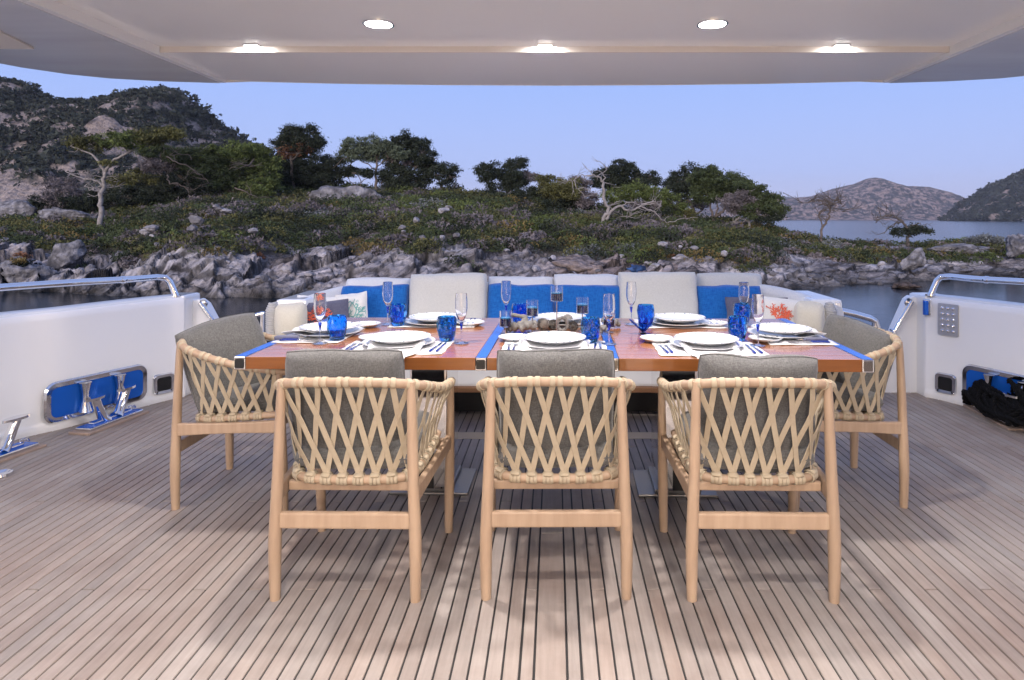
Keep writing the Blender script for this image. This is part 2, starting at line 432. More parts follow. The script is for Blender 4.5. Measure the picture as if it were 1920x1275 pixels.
def ground_z(u, Z):
    """height of the smooth ground at column u (photo pixels) and depth Z"""
    yw, yr, yt, zt = prof(u, YW), prof(u, YR), prof(u, YT), prof(u, ZT)
    zs = (EYE-WATER)*FPX/(yw-CY); zr = zs+4.5+1.2*np.sin(u*.013)
    hs = EYE-(yw-CY)*zs/FPX; hr = EYE-(yr-CY)*zr/FPX; ht = EYE-(yt-CY)*zt/FPX
    t1 = (Z-zs)/(zr-zs); t2 = np.clip((Z-zr)/(zt-zr), 0, 1); t3 = (Z-zt)/26
    y1 = hs+(hr-hs)*np.sign(t1)*np.abs(t1)**.8
    h2 = hr+(ht-hr)*(t2**.9)
    h3 = ht+(WATER-.8-ht)*np.clip(t3, 0, 1)**1.5
    return np.where(t1 < 1, y1, np.where(t3 <= 0, h2, h3)), t1, t2, t3
def g_at(u, Z):
    return float(ground_z(np.array([float(u)]), np.array([float(Z)]))[0][0])

us = np.arange(-500, 2500, 3.4)
rows = np.concatenate([np.linspace(-.22, 1, 74)[:-1], 1+np.linspace(0, 1, 70)[:-1], 2+np.linspace(0, 1, 18)])
Ug, Vg = np.meshgrid(us, rows)
yw, yr, yt, zt = prof(Ug, YW), prof(Ug, YR), prof(Ug, YT), prof(Ug, ZT)
zs = (EYE-WATER)*FPX/(yw-CY); zr = zs+4.5+1.2*np.sin(Ug*.013)
Zg = np.where(Vg < 1, zs+(zr-zs)*Vg, np.where(Vg < 2, zr+(zt-zr)*(Vg-1), zt+26*(Vg-2)))
Hg, T1, T2, T3 = ground_z(Ug.ravel(), Zg.ravel())
Xg = ((Ug-CX)/FPX*Zg).ravel(); Yg = Zg.ravel()
p3 = np.stack([Xg, Yg, Hg], 1)
warp = np.stack([fbm(p3*.45, 3, 11), fbm(p3*.45, 3, 12), fbm(p3*.45, 3, 13)], 1)*.9
tilt = p3.copy()
j1, o1, h1 = slabs(np.stack([Xg*.30+warp[:, 0]*.45, Yg*.50+warp[:, 1]*.5], 1), 3)
j2, o2, h2 = slabs(np.stack([Xg*.95+warp[:, 1]*.7, Yg*1.25+warp[:, 0]*.7], 1), 5)
j3, o3, h3 = slabs(np.stack([Xg*2.6+warp[:, 1], Yg*3.0+warp[:, 0]], 1), 8)
crag = (h1[:, 0]-.5)*.46+o1[:, 0]*(.28+.45*(h1[:, 1]-.5))+o1[:, 1]*(.5*(h1[:, 2]-.3))+(h2[:, 0]-.5)*.24+o2[:, 0]*(.2+.4*(h2[:, 1]-.5))+o2[:, 1]*.3*(h2[:, 2]-.4)+(h3[:, 0]-.5)*.10+o3[:, 0]*.10*(h3[:, 1])
rf = fbm(p3*.8+warp, 5, 20, True)
sq = (tilt[:, 2]*2.1+warp[:, 0]*1.1); strata = ((sq-np.floor(sq))**2.5-.3)*.12
patch = fbm(p3*.22, 3, 31); edge_n = fbm(p3*np.array([.28, .5, .5])+9, 4, 33)
rocky = np.clip(1.35-np.maximum(T1-.78-edge_n*.75, 0)*4.0, 0, 1)*(T3 <= 0)                                     # bare rock showing through the scrub
rocky = np.clip(np.maximum(rocky, np.clip((patch-.28)*6, 0, 1)*(T2 < .95)*(T3 <= 0)*.9), 0, 1)
big = fbm(np.stack([Xg*.22, Yg*.1, Yg*0], 1), 3, 41)
lowr = 1-.45*np.clip((Ug.ravel()-1380)/160, 0, 1)
disp = rocky*lowr*(crag*.95+rf*.16+strata+big*.35*(T1 < 1))+(1-rocky)*(fbm(p3*.5, 4, 50)*.22)
fade = np.clip((T1+.22)*5, 0, 1)
Zf = Hg+disp*fade*np.where(T1 < .08, .75, 1)
push = (fbm(p3*.9, 4, 61)*.35-crag*.15)*rocky*fade*lowr
Yg2 = Yg+push; Xg2 = Xg*(Yg2/Yg)+fbm(p3*.8, 3, 66)*.35*rocky
V = np.stack([Xg2, Yg2, Zf], 1)
nr, nc = Ug.shape
ii = np.arange(nr*nc).reshape(nr, nc)
F = np.stack([ii[:-1, :-1].ravel(), ii[:-1, 1:].ravel(), ii[1:, 1:].ravel(), ii[1:, :-1].ravel()], 1)
lime = np.array([.46, .435, .45]); dk = np.array([.16, .145, .15]); pink = np.array([.40, .31, .275]); soil = np.array([.075, .062, .042])
k1 = np.clip(fbm(p3*.7, 4, 71)*1.1+.55, 0, 1)[:, None]
rc = dk*(1-k1)+lime*k1
pk = (np.clip(fbm(p3*.35, 3, 77)*1.5, 0, 1)*.4+np.exp(-((Ug.ravel()-1110)/95)**2)*.85)[:, None]
rc = rc*(1-np.clip(pk, 0, 1))+pink*np.clip(pk, 0, 1)*(.45+.6*k1)
wet = np.clip((Zf-WATER-.05-.3*fbm(p3*.6, 3, 81))/.45, 0, 1)[:, None]       # weed and wet band at the waterline
rc = rc*(.22+.78*wet)+np.array([.012, .010, .004])*(1-wet)
crack = np.clip(j1*9, .25, 1)[:, None]*np.clip(j2*6+.1, .35, 1)[:, None]*np.clip(j3*4+.35, .6, 1)[:, None]*(.82+.36*h2[:, 2:3])
rc = rc*crack                                                             # darker along the slab joints
col = rc*rocky[:, None]+soil*(1-rocky[:, None])
terr = link('island_terrain', np_mesh('island_terrain', V, F, col, True), M['rock']); tag(terr, kind='structure')
rockmask = rocky.reshape(nr, nc); Zsurf = Zf.reshape(nr, nc)

# ------------------------------------------------------------------ leaf clouds
def leaf_cloud(cent, size, cols, flat=0., aspect=.55):
    """one small pointed leaf cluster (a triangle) at each centre"""
    n = len(cent); d = rng.normal(size=(n, 3)); d[:, 2] *= (1-flat*.6); d /= np.linalg.norm(d, axis=1)[:, None]
    a = rng.normal(size=(n, 3)); w = np.cross(d, a); w /= np.linalg.norm(w, axis=1)[:, None]+1e-9
    s = (size*rng.uniform(.6, 1.4, n))[:, None]
    v = np.stack([cent-d*s*.5-w*s*aspect*.5, cent-d*s*.5+w*s*aspect*.5, cent+d*s*.6], 1).reshape(-1, 3)
    f = np.arange(3*n).reshape(-1, 3); c = np.repeat(cols, 3, 0)
    return v, f, c
PAL = {'green': ((0.039, 0.053, 0.026), (0.071, 0.090, 0.036)), 'dark': ((0.018, 0.025, 0.017), (0.039, 0.047, 0.031)),
       'olive': ((0.075, 0.078, 0.031), (0.131, 0.127, 0.046)), 'pale': ((0.080, 0.100, 0.065), (0.111, 0.133, 0.088)),
       'ochre': ((0.129, 0.096, 0.038), (0.203, 0.148, 0.054)), 'twig': ((0.109, 0.094, 0.099), (0.180, 0.158, 0.164)),
       'sage': ((0.099, 0.110, 0.110), (0.157, 0.168, 0.168)), 'rust': ((0.146, 0.068, 0.037), (0.206, 0.100, 0.052)),
       'bright': ((0.071, 0.093, 0.029), (0.113, 0.141, 0.044))}
def pal(kind, n):
    a, b = PAL[kind]; t = rng.random((n, 1)); return np.array(a)*(1-t)+np.array(b)*t

# scrub on the island
nb = 3900
bu = rng.uniform(-450, 2300, nb); bt = rng.uniform(-.08, 1.03, nb)**.85 if False else rng.uniform(-.10, 1.06, nb)
iu = np.clip(((bu-us[0])/3.4).astype(int), 0, nc-1)
byw = prof(bu, YW); bzs = (EYE-WATER)*FPX/(byw-CY); bzr = bzs+4.5+1.2*np.sin(bu*.013); bzt = prof(bu, ZT)
bZ = bzr+(bzt-bzr)*bt
vrow = np.where(bZ < bzr, (bZ-bzs)/(bzr-bzs), 1+(bZ-bzr)/(bzt-bzr))
ir = np.array([int(np.argmin(np.abs(rows-v))) for v in vrow])
rm = rockmask[ir, iu]
keep = (rm < .55) | (rng.random(nb) < .07)
bh = Zsurf[ir, iu]
cents = []; cls = []; szs = []
kinds = ['green', 'dark', 'olive', 'twig', 'ochre', 'sage', 'rust', 'bright']
zone = fbm(np.stack([bu*.006, bZ*.12, bu*0], 1), 3, 91)
for i in np.nonzero(keep)[0]:
    Z = bZ[i]; r = rng.uniform(.45, 1.35)*(1.1 if Z > 36 else .75)*(.62 if bu[i] > 1440 else 1)
    q = rng.random()+zone[i]*.35
    k = 'green' if q < .36 else 'dark' if q < .54 else 'olive' if q < .72 else 'twig' if q < .84 else 'ochre' if q < .90 else 'sage' if q < .95 else 'bright'
    if r < .5 and rng.random() < .25: k = random.choice(['twig', 'rust', 'ochre'])
    n = int(165*(r/.6)**1.6)
    d = rng.normal(size=(n, 3)); d /= np.linalg.norm(d, axis=1)[:, None]; d[:, 2] = np.abs(d[:, 2])*.9-.1
    rad = r*(rng.uniform(.55, 1.0, n)**.5)*(1+.25*np.sin(d[:, 0]*7+i)*np.cos(d[:, 1]*6))
    c = np.array([(bu[i]-CX)/FPX*Z, Z, bh[i]-.05])+d*rad[:, None]*np.array([1, 1, .72])
    cents.append(c); base = pal(k, 1); cls.append(base*rng.uniform(.75, 1.25, (n, 1))*.7*rng.uniform(.7, 1.35)+pal(k, n)*.3); szs.append(np.full(n, .12 if k != 'twig' else .17))
cents = np.concatenate(cents); cls = np.concatenate(cls); szs = np.concatenate(szs)
v, f, c = leaf_cloud(cents, szs, cls)
tag(link('scrub_bushes', np_mesh('scrub_bushes', v, f, c), M['leaf']), 'low dark green and ochre scrub covering the rocky island slope', 'shrubs', kind='stuff')
print('scrub tris', len(f))

# rubble of loose stones along the water's edge
def ico_np(sub=2):
    bm = bmesh.new(); bmesh.ops.create_icosphere(bm, subdivisions=sub, radius=1); bm.verts.index_update()
    v = np.array([x.co[:] for x in bm.verts]); f = np.array([[y.index for y in x.verts] for x in bm.faces]); bm.free(); return v, f
ICO2, ICF2 = ico_np(2); ICO3, ICF3 = ico_np(4)
def rock_shape(vv, k, amp=.35, fr=1.3):
    # broken limestone: a ball cut by random planes, then roughened
    r2 = np.random.default_rng(k+1000); nn = r2.normal(size=(17, 3)); nn /= np.linalg.norm(nn, axis=1)[:, None]; d = r2.uniform(.55, .95, 17)
    dots = np.maximum(vv@nn.T, 1e-3); r = np.min(d[None, :]/dots, axis=1); r = np.minimum(r, 1.15)
    p = vv*fr+k*7.7
    if len(vv) > 500:
        a, b = worley(p*1.6, k % 97); r = r*(1+.22*(b-a)-.1)+.10*fbm(p*3, 5, k % 89, True)
    return vv*r[:, None]
vs_, fs_, cs_ = [], [], []; off = 0
for i in range(300):
    u = rng.uniform(-450, 2300); yw_ = prof(u, YW); z0 = (EYE-WATER)*FPX/(yw_-CY)
    right = u > 1380
    Z = z0+(rng.uniform(-.5, 4.2) if right else rng.uniform(-.4, 5.4)); s = rng.uniform(.08, .30)
    r_ = int(np.argmin(np.abs(rows-(Z-z0)/(4.5+1.2*math.sin(u*.013))))); c_ = int(np.clip((u-us[0])/3.4, 0, nc-1))
    h = Zsurf[r_, c_]
    w = rock_shape(ICO2, i)*np.array([s*rng.uniform(.8, 1.5), s, s*rng.uniform(.5, .9)])
    vs_.append(w+np.array([(u-CX)/FPX*Z, Z, h+s*.1])); fs_.append(ICF2+off); off += len(w)
    g = rng.uniform(.14, .40); low = np.clip((h-WATER)/.6, .25, 1)
    cs_.append(np.tile(np.array([g, g*.95, g*1.0])*low, (len(w), 1)))
tag(link('shore_rubble', np_mesh('shore_rubble', np.concatenate(vs_), np.concatenate(fs_), np.concatenate(cs_)), M['rock']),
    'loose grey stones scattered along the waterline of the island', 'stones', kind='stuff')

def outcrop(px, py, w, h, label, Z, seed, tone=(.33, .32, .34), grp=None, name='rock_outcrop', cat='rock', m=None):
    """one craggy boulder whose middle the photograph shows at (px, py), w x h pixels"""
    s = Z/FPX; vv = rock_shape(ICO3, seed, .55, 1.5)
    lat = fbm(vv*1.4+seed*3, 3, seed+7); vv = vv*np.array([w*s*.62, w*s*.42, h*s*.74]); vv[:, 2] *= 1+.5*lat; vv[:, 0] *= 1+.3*lat
    n1, n2 = worley(vv*2.2, seed); kk = np.clip((n2-n1)*2.5+.25, .4, 1)*(.8+.3*fbm(vv*1.5, 3, seed))
    me = np_mesh(name, vv, ICF3, np.array(tone)*kk[:, None], True)
    o = link(name, me, m or M['rock']); o.location = P(px, py, Z); tag(o, label, cat, grp); return o
G_ = 'pale limestone outcrops'
for i, a in enumerate([
    (452, 419, 92, 46, 'jagged pale outcrop in the scrub below the leaning green pine', 40, 3),
    (655, 386, 112, 44, 'wide pale outcrop on the ridge left below the pale green pine', 46, 5),
    (30, 400, 80, 34, 'flat blue-grey outcrop at the left end of the slope', 43, 7),
    (120, 404, 90, 20, 'low pale ledge of rock left of the bleached pine stump', 43, 9),
    (122, 484, 62, 40, 'large broken pale boulder near the shore above the left handrail', 30, 11),
    (60, 520, 90, 50, 'rounded grey boulder at the water behind the left handrail', 29, 13),
    (238, 455, 44, 16, 'small white rock alone in the green scrub left of centre', 36, 15),
    (420, 475, 210, 40, 'long sloping grey slab crossing the shore left of centre', 31.5, 17),
    (905, 492, 52, 32, 'pale rounded boulder on the shore above the middle of the sofa', 31, 19),
    (958, 466, 60, 16, 'flat pale rock in the scrub above the middle of the sofa', 33, 21),
    (1075, 500, 130, 34, 'pinkish pale rock face just behind the centre of the sofa', 30.5, 23),
    (1255, 506, 60, 24, 'small pinkish boulder behind the right half of the sofa', 30.5, 25),
    (1302, 486, 40, 16, 'small domed grey rock at the scrub edge behind the sofa', 31.5, 27),
    (1716, 490, 44, 28, 'rounded grey boulder on the low point above the right deck gap', 33, 29),
    (1800, 468, 100, 16, 'low line of pale rocks in the scrub above the right handrail', 38, 31),
    (1912, 462, 50, 36, 'dark grey boulder at the right edge of the low point', 37, 33),
    (1700, 537, 42, 10, 'flat brown rock just breaking the water right of the sofa', 29, 35)]):
    tone = (.40, .32, .29) if i in (10, 11) else (.13, .10, .09) if i == 16 else (.32, .31, .335)
    outcrop(a[0], a[1], a[2], a[3], a[4], a[5], a[6], tone, G_)
outcrop(1195, 507, 34, 14, 'crumpled blue tarpaulin bundle lying on the shore behind the sofa', 29, 41, (.07, .14, .34), None, 'tarpaulin_bundle', 'tarpaulin')

# ------------------------------------------------------------------ trees
def tube_px(pts, Z, mb, r0, r1, wob=.0, n=6):
    """a limb through photograph points at depth Z"""
    c = [P(a[0], a[1], Z+(a[2] if len(a) > 2 else 0)) for a in pts]
    sp = spline(c, 4); m = len(sp)
    sp = [p+Vector(rng.normal(size=3)*wob*(0 < i < m-1)) for i, p in enumerate(sp)]
    mb.tube(sp, [r0+(r1-r0)*i/(m-1) for i in range(m)], n); return sp

def foliage(blobs, Z, kind, dens=.85, leaf=.145, name='crown', parent=None, sub=.38):
    cs, cl = [], []
    bl2 = []
    for b in blobs:
        bl2.append(b)
        if b[2] > 15 and b[3] > 8:
            for q_ in range(5):
                g = rng.uniform(-.3, math.pi+.3) if q_ < 4 else rng.uniform(0, 6.28); r_ = rng.uniform(.85, 1.15)
                bl2.append((b[0]+math.cos(g)*b[2]*r_, b[1]-math.sin(g)*b[3]*r_, b[2]*rng.uniform(.16, .32), b[3]*rng.uniform(.18, .34), b[4] if len(b) > 4 else None))
    for b in bl2:
        bx, by, rx, ry = b[:4]; k = b[4] if len(b) > 4 and b[4] else kind; dz = b[5] if len(b) > 5 else rng.uniform(-.7, .7)
        s = Z/FPX; ax, az = rx*s, ry*s; ay = max(ax, az)*.8
        c0 = np.array(P(bx, by, Z+dz)); vol = ax*ay*az
        nsub = int(np.clip(26*dens*(ax*az)/(sub**2)*.40, 2, 170))
        d = rng.normal(size=(nsub, 3)); d /= np.linalg.norm(d, axis=1)[:, None]
        rr = rng.uniform(.15, 1, nsub)**.42*rng.uniform(.82, 1.12, nsub)
        q = c0+d*rr[:, None]*np.array([ax, ay, az])
        for j in range(nsub):
            m = int(rng.integers(55, 105)); sr = sub*rng.uniform(.55, 1.25)
            e_ = rng.normal(size=(m, 3))*sr*np.array([.5, .5, .27])
            cs.append(q[j]+e_); base = pal(k, 1)
            cl.append((base*.65+pal(k, m)*.35)*rng.uniform(.6, 1.45))
    cs = np.concatenate(cs); cl = np.concatenate(cl)
    v, f, c = leaf_cloud(cs, np.full(len(cs), leaf), cl, aspect=.42)
    global LEAFN; LEAFN += len(f)
    if parent: v = v-np.array(parent.location)
    return link(name, np_mesh(name, v, f, c), M['leaf'], parent)
LEAFN = 0

def tree(label, base, Z, trunks, blobs, kind, bark='bark', name='pine_tree', twigs=0, dens=.8, leaf=.145, sub=.38, cat='tree', autolimb=True):
    """trunks: list of (points, r0, r1); blobs: (x, y, rx, ry[, palette[, depth offset]])"""
    root = empty(name, P(base[0], base[1], Z)); tag(root, label, cat)
    mb = MB(100); ends = []
    trunks = [([(trunks[0][0][0][0], trunks[0][0][0][1]+12)]+list(trunks[0][0]), trunks[0][1], trunks[0][2])]+list(trunks[1:])
    for pts, r0, r1 in trunks: ends.append(tube_px(pts, Z, mb, r0, r1, .04))
    if autolimb:
        allp = [p for e_ in ends for p in e_[len(e_)//3:]]
        for b in blobs:
            t = P(b[0], b[1]+b[3]*.2, Z)
            a = min(allp, key=lambda p: (p-t).length+.6*max(0, p.z-t.z)) if allp else P(base[0], base[1], Z)
            mid = (a+t)/2+Vector((0, rng.uniform(-.3, .3), -.12*(t-a).length))
            sp = spline([a, mid, t], 4); mb.tube(sp, [.07*(1-i/len(sp))+.02 for i in range(len(sp))], 5)
            for _ in range(3):
                e2 = t+Vector((rng.uniform(-1, 1)*b[2]*Z/FPX*.8, rng.uniform(-.5, .5), rng.uniform(-.6, .9)*b[3]*Z/FPX))
                sp = spline([sp[len(sp)//2], (sp[-1]+e2)/2, e2], 3); mb.tube(sp, [.035*(1-i/len(sp))+.01 for i in range(len(sp))], 4)
    if twigs:
        src = [p for e_ in ends for p in e_[len(e_)//2:]]
        for _ in range(twigs):
            p = Vector(random.choice(src)); d = Vector((rng.uniform(-1, 1), rng.uniform(-.5, .5), rng.uniform(-.3, .7))).normalized()
            L = rng.uniform(.4, 1.1); pts = [p, p+d*L*.5+Vector((0, 0, rng.uniform(-.1, .1))), p+d*L+Vector((rng.uniform(-.25, .25), 0, rng.uniform(-.2, .25)))]
            mb.tube(spline(pts, 3), [.028, .024, .02, .016, .013, .011, .009][:7], 4)
            for _ in range(2):
                d2 = (d+Vector(rng.normal(size=3)*.6)).normalized(); q = p+d*L*rng.uniform(.4, .9)
                mb.tube([q, q+d2*L*.3, q+d2*L*.5+Vector((0, 0, .05))], [.014, .011, .007], 3)
    loc = root.location; mb.v = [tuple(Vector(v)-loc) for v in mb.v]
    mb.build('trunk', M[bark], root)
    if blobs: foliage(blobs, Z, kind, dens, leaf, 'crown', root, sub)
    return root

T = tree
T('bleached pine on the left slope with bare white limbs under a flat green top', (187, 425), 40,
  [([(187, 425), (189, 395), (188, 372), (194, 345), (198, 322)], .17, .10), ([(196, 330), (182, 296), (160, 284), (132, 274)], .09, .02),
   ([(192, 350), (180, 338), (150, 333), (120, 317)], .08, .02), ([(198, 322), (215, 300), (240, 286), (275, 272), (312, 262)], .10, .03),
   ([(225, 293), (250, 280), (232, 268)], .05, .02), ([(190, 360), (172, 356), (158, 350)], .04, .015)],
  [(172, 272, 40, 12, 'olive'), (232, 264, 48, 14, 'bright'), (290, 258, 42, 12, 'olive'), (322, 252, 24, 10, 'olive'), (205, 305, 12, 7, 'olive')], 'olive', 'deadwood', name='dead_pine', autolimb=False, twigs=34, dens=.8)
T('broad leaning green pine on the left ridge with bare grey lower branches', (400, 395), 46,
  [([(400, 395), (430, 384), (470, 380), (440, 362), (380, 330), (330, 300)], .2, .07), ([(440, 372), (480, 372), (515, 378)], .08, .02), ([(380, 345), (330, 325), (312, 300), (325, 293)], .07, .02), ([(312, 294, -1.8), (330, 303, -2.2), (352, 312, -2.4), (376, 330, -2.2), (400, 345, -1.6)], .045, .02), ([(313, 328, -2), (320, 343, -2.2), (345, 350, -2.3), (366, 360, -2)], .05, .02), ([(440, 352, -2.4), (462, 360, -2.6), (485, 372, -2.4), (512, 380, -2.2)], .045, .015), ([(360, 300, -2), (350, 290, -2.2), (318, 291, -2.2)], .03, .012), ([(430, 318, -2.2), (450, 308, -2.3), (468, 312, -2.2)], .03, .012)],
  [(300, 286, 42, 15), (338, 292, 34, 15), (372, 300, 45, 22), (410, 292, 40, 18, 'bright'), (448, 286, 34, 16, 'bright'), (480, 290, 32, 18, 'bright'), (400, 322, 62, 22),
   (452, 318, 48, 24), (492, 318, 30, 24, 'bright'), (350, 336, 45, 14, 'dark'), (440, 348, 56, 18), (490, 350, 34, 18, 'bright'), (300, 312, 30, 12, 'twig'), (390, 350, 40, 14, 'dark'), (470, 372, 40, 10, 'olive')],
  'green', twigs=50)
T('dark tangled bush of dead branches behind the bleached pine', (130, 400), 47,
  [([(130, 400), (120, 370), (105, 350)], .08, .03), ([(170, 395), (230, 372), (280, 360)], .08, .03)],
  [(115, 362, 34, 26, 'twig'), (150, 380, 42, 18, 'dark'), (240, 370, 55, 18, 'dark'), (255, 340, 50, 16, 'olive'), (300, 362, 45, 16, 'dark'), (90, 380, 30, 16, 'dark'), (330, 372, 40, 12, 'dark')], 'dark', 'darkbark', name='tangled_bush', twigs=30, cat='bush')
T('tall pine with round dark crown standing highest on the left ridge', (560, 385), 50,
  [([(560, 385), (552, 350), (545, 300), (548, 280)], .18, .07), ([(548, 300), (560, 285), (575, 278)], .06, .03)],
  [(562, 262, 40, 25), (545, 256, 24, 15), (580, 270, 24, 20), (558, 284, 32, 10, 'rust'), (540, 272, 16, 12)], 'dark')
T('dense dark evergreen mass below the tall round-topped pine', (580, 390), 51,
  [([(580, 390), (580, 350), (575, 320)], .16, .07), ([(608, 375), (622, 345), (645, 318), (668, 300)], .08, .03)],
  [(540, 325, 34, 38), (585, 325, 40, 40), (620, 330, 26, 30), (565, 360, 50, 20), (610, 360, 40, 18), (520, 350, 24, 30, 'green'), (530, 300, 14, 10)], 'dark', 'darkbark', name='evergreen_tree')
T('pale green pine with an upright trunk seen through, on the skyline', (705, 362), 50,
  [([(705, 362), (704, 330), (706, 306), (702, 280)], .13, .06), ([(704, 318), (680, 302), (650, 294), (618, 318)], .04, .015), ([(705, 312), (725, 300), (740, 292)], .04, .02), ([(672, 360), (676, 340), (668, 325)], .05, .02), ([(676, 344), (690, 332), (700, 336)], .03, .015), ([(672, 350), (655, 338), (650, 330)], .03, .015)],
  [(662, 274, 20, 13), (678, 288, 28, 12), (700, 270, 18, 13), (722, 278, 22, 14), (745, 288, 18, 12), (650, 292, 16, 9), (705, 292, 26, 9), (660, 322, 22, 9, 'dark'), (690, 326, 22, 8, 'dark')], 'pale')
T('large dark pine right of the pale green one, twin branches showing below', (757, 365), 50.6,
  [([(757, 365), (752, 340), (745, 325)], .14, .06), ([(752, 345), (775, 318), (795, 305)], .07, .03), ([(752, 335), (735, 318), (722, 305)], .06, .02)],
  [(768, 272, 34, 20), (790, 290, 26, 20), (745, 285, 24, 16), (765, 300, 40, 16, 'twig'), (742, 330, 30, 20), (780, 335, 32, 22), (722, 335, 14, 18), (800, 310, 16, 12), (795, 330, 14, 16), (755, 350, 36, 10)], 'dark')
T('small open tree at the right foot of the big dark pine', (828, 368), 50,
  [([(828, 368), (826, 345), (820, 335)], .08, .04), ([(827, 350), (840, 336), (848, 330)], .05, .02), ([(826, 346), (816, 332), (812, 322)], .04, .02)],
  [(822, 325, 20, 10), (840, 318, 16, 10), (812, 314, 12, 7), (846, 334, 14, 8), (832, 344, 14, 6), (856, 350, 10, 8), (842, 358, 16, 8)], 'dark', 'darkbark', name='small_tree', dens=.7)
T('round low tree, leftmost of the clump on the middle skyline', (925, 378), 50,
  [([(925, 378), (922, 358), (916, 345)], .1, .05), ([(923, 362), (935, 350)], .06, .03)],
  [(915, 325, 23, 17), (908, 330, 14, 11), (922, 352, 10, 12)], 'dark', 'darkbark', name='round_tree')
T('broad dark tree, middle of the clump on the middle skyline', (950, 378), 50.5,
  [([(952, 378), (950, 358), (948, 340)], .1, .05), ([(951, 362), (965, 350)], .06, .03)],
  [(948, 332, 18, 17), (960, 340, 18, 16), (945, 350, 14, 10)], 'dark', 'darkbark', name='dark_tree')
T('umbrella pine with a small flat cap above the clump on the skyline', (975, 378), 51,
  [([(975, 378), (972, 350), (966, 325), (968, 312)], .09, .04), ([(972, 350), (988, 340), (1000, 338)], .05, .02)],
  [(968, 307, 17, 9), (974, 303, 9, 6), (980, 335, 24, 14, 'twig'), (970, 345, 20, 12), (1000, 328, 8, 4, 'twig')], 'dark', name='umbrella_pine')
T('dark shrub hump closing the right side of the skyline clump', (990, 380), 48, [([(990, 385), (990, 372)], .06, .03)],
  [(985, 366, 38, 12), (1008, 370, 16, 9), (905, 368, 26, 7), (1000, 360, 12, 8)], 'dark', 'darkbark', name='shrub', cat='bush', autolimb=False)
T('yellow green bushy pine left of the bare grey tree', (1055, 400), 46,
  [([(1055, 400), (1050, 380), (1045, 365)], .1, .05)],
  [(1025, 350, 16, 17), (1020, 338, 8, 9, 'bright'), (1045, 360, 26, 20), (1068, 358, 24, 20), (1085, 350, 22, 16, 'twig'), (1040, 382, 26, 13, 'dark'), (1075, 382, 26, 14, 'dark'), (1098, 372, 18, 18, 'twig'), (1096, 392, 14, 10, 'dark')], 'olive', name='bushy_pine', twigs=14)
T('bare grey tree with hooked top branches and a long twisted limb to the right', (1128, 434), 40,
  [([(1127, 436), (1133, 408), (1140, 395), (1132, 370), (1132, 342)], .15, .08), ([(1132, 342), (1124, 332), (1110, 329), (1092, 336)], .06, .02), ([(1132, 342), (1132, 325), (1140, 312)], .05, .015),
   ([(1112, 330), (1092, 328), (1075, 338), (1060, 344)], .04, .015), ([(1075, 338), (1084, 356), (1098, 370)], .03, .012),
   ([(1136, 412), (1146, 396), (1164, 386), (1178, 396), (1200, 386), (1225, 378), (1240, 388)], .10, .03), ([(1200, 386), (1215, 392), (1232, 402), (1250, 418), (1266, 424)], .05, .015),
   ([(1164, 386), (1180, 380), (1210, 384), (1240, 376)], .04, .015), ([(1178, 396), (1186, 402), (1174, 410)], .03, .012), ([(1146, 396), (1150, 382), (1168, 376)], .03, .012), ([(1250, 418), (1270, 412), (1292, 410)], .03, .012)],
  [], 'twig', 'deadwood', name='bare_tree', twigs=44, autolimb=False)
T('round dark crown rising right behind the bare grey tree', (1165, 410), 47,
  [([(1165, 410), (1160, 380), (1158, 350)], .14, .06)],
  [(1162, 320, 28, 17), (1135, 332, 22, 14), (1185, 338, 24, 18), (1150, 345, 30, 14), (1120, 345, 12, 10), (1200, 348, 16, 12), (1194, 328, 5, 6)], 'dark', name='round_crowned_tree')
T('sprawling olive green pine over the twisted bare limb', (1215, 420), 45,
  [([(1215, 425), (1205, 395), (1190, 375)], .12, .05), ([(1212, 410), (1245, 395), (1270, 390)], .07, .03)],
  [(1165, 368, 26, 13), (1195, 362, 28, 14), (1225, 368, 28, 15), (1250, 376, 24, 16), (1150, 380, 12, 9), (1270, 398, 22, 16), (1285, 412, 18, 14, 'olive'), (1205, 384, 36, 8, 'twig'), (1240, 400, 30, 12, 'dark'), (1190, 405, 40, 10, 'dark'), (1265, 420, 26, 10, 'twig')], 'bright', name='sprawling_pine', twigs=30)
T('small round crowned tree in the gap between the two right groups', (1232, 385), 50, [([(1232, 390), (1230, 360), (1225, 340)], .08, .03)],
  [(1220, 330, 15, 8), (1230, 340, 10, 8), (1214, 334, 8, 5)], 'dark', name='gap_tree', dens=.8)
T('dark pine at the left end of the big right-hand group', (1290, 425), 50,
  [([(1300, 428), (1302, 400), (1292, 375), (1285, 355)], .13, .06), ([(1302, 405), (1318, 392), (1330, 385)], .07, .03)],
  [(1275, 338, 24, 16), (1298, 326, 22, 14), (1265, 350, 20, 12), (1300, 350, 30, 16), (1285, 372, 20, 14), (1310, 385, 18, 8, 'twig')], 'dark', name='group_pine')
T('tall green pine in the middle of the big right-hand group', (1333, 432), 47,
  [([(1333, 432), (1338, 412), (1350, 398), (1362, 385), (1364, 370)], .15, .06), ([(1340, 425), (1336, 402), (1330, 385), (1335, 372)], .10, .04), ([(1336, 415), (1345, 390), (1345, 372)], .09, .03)],
  [(1330, 332, 32, 16), (1360, 340, 34, 17), (1345, 356, 40, 16), (1385, 352, 30, 16), (1318, 352, 22, 14), (1335, 372, 30, 9), (1370, 368, 34, 12)], 'green', name='group_pine')
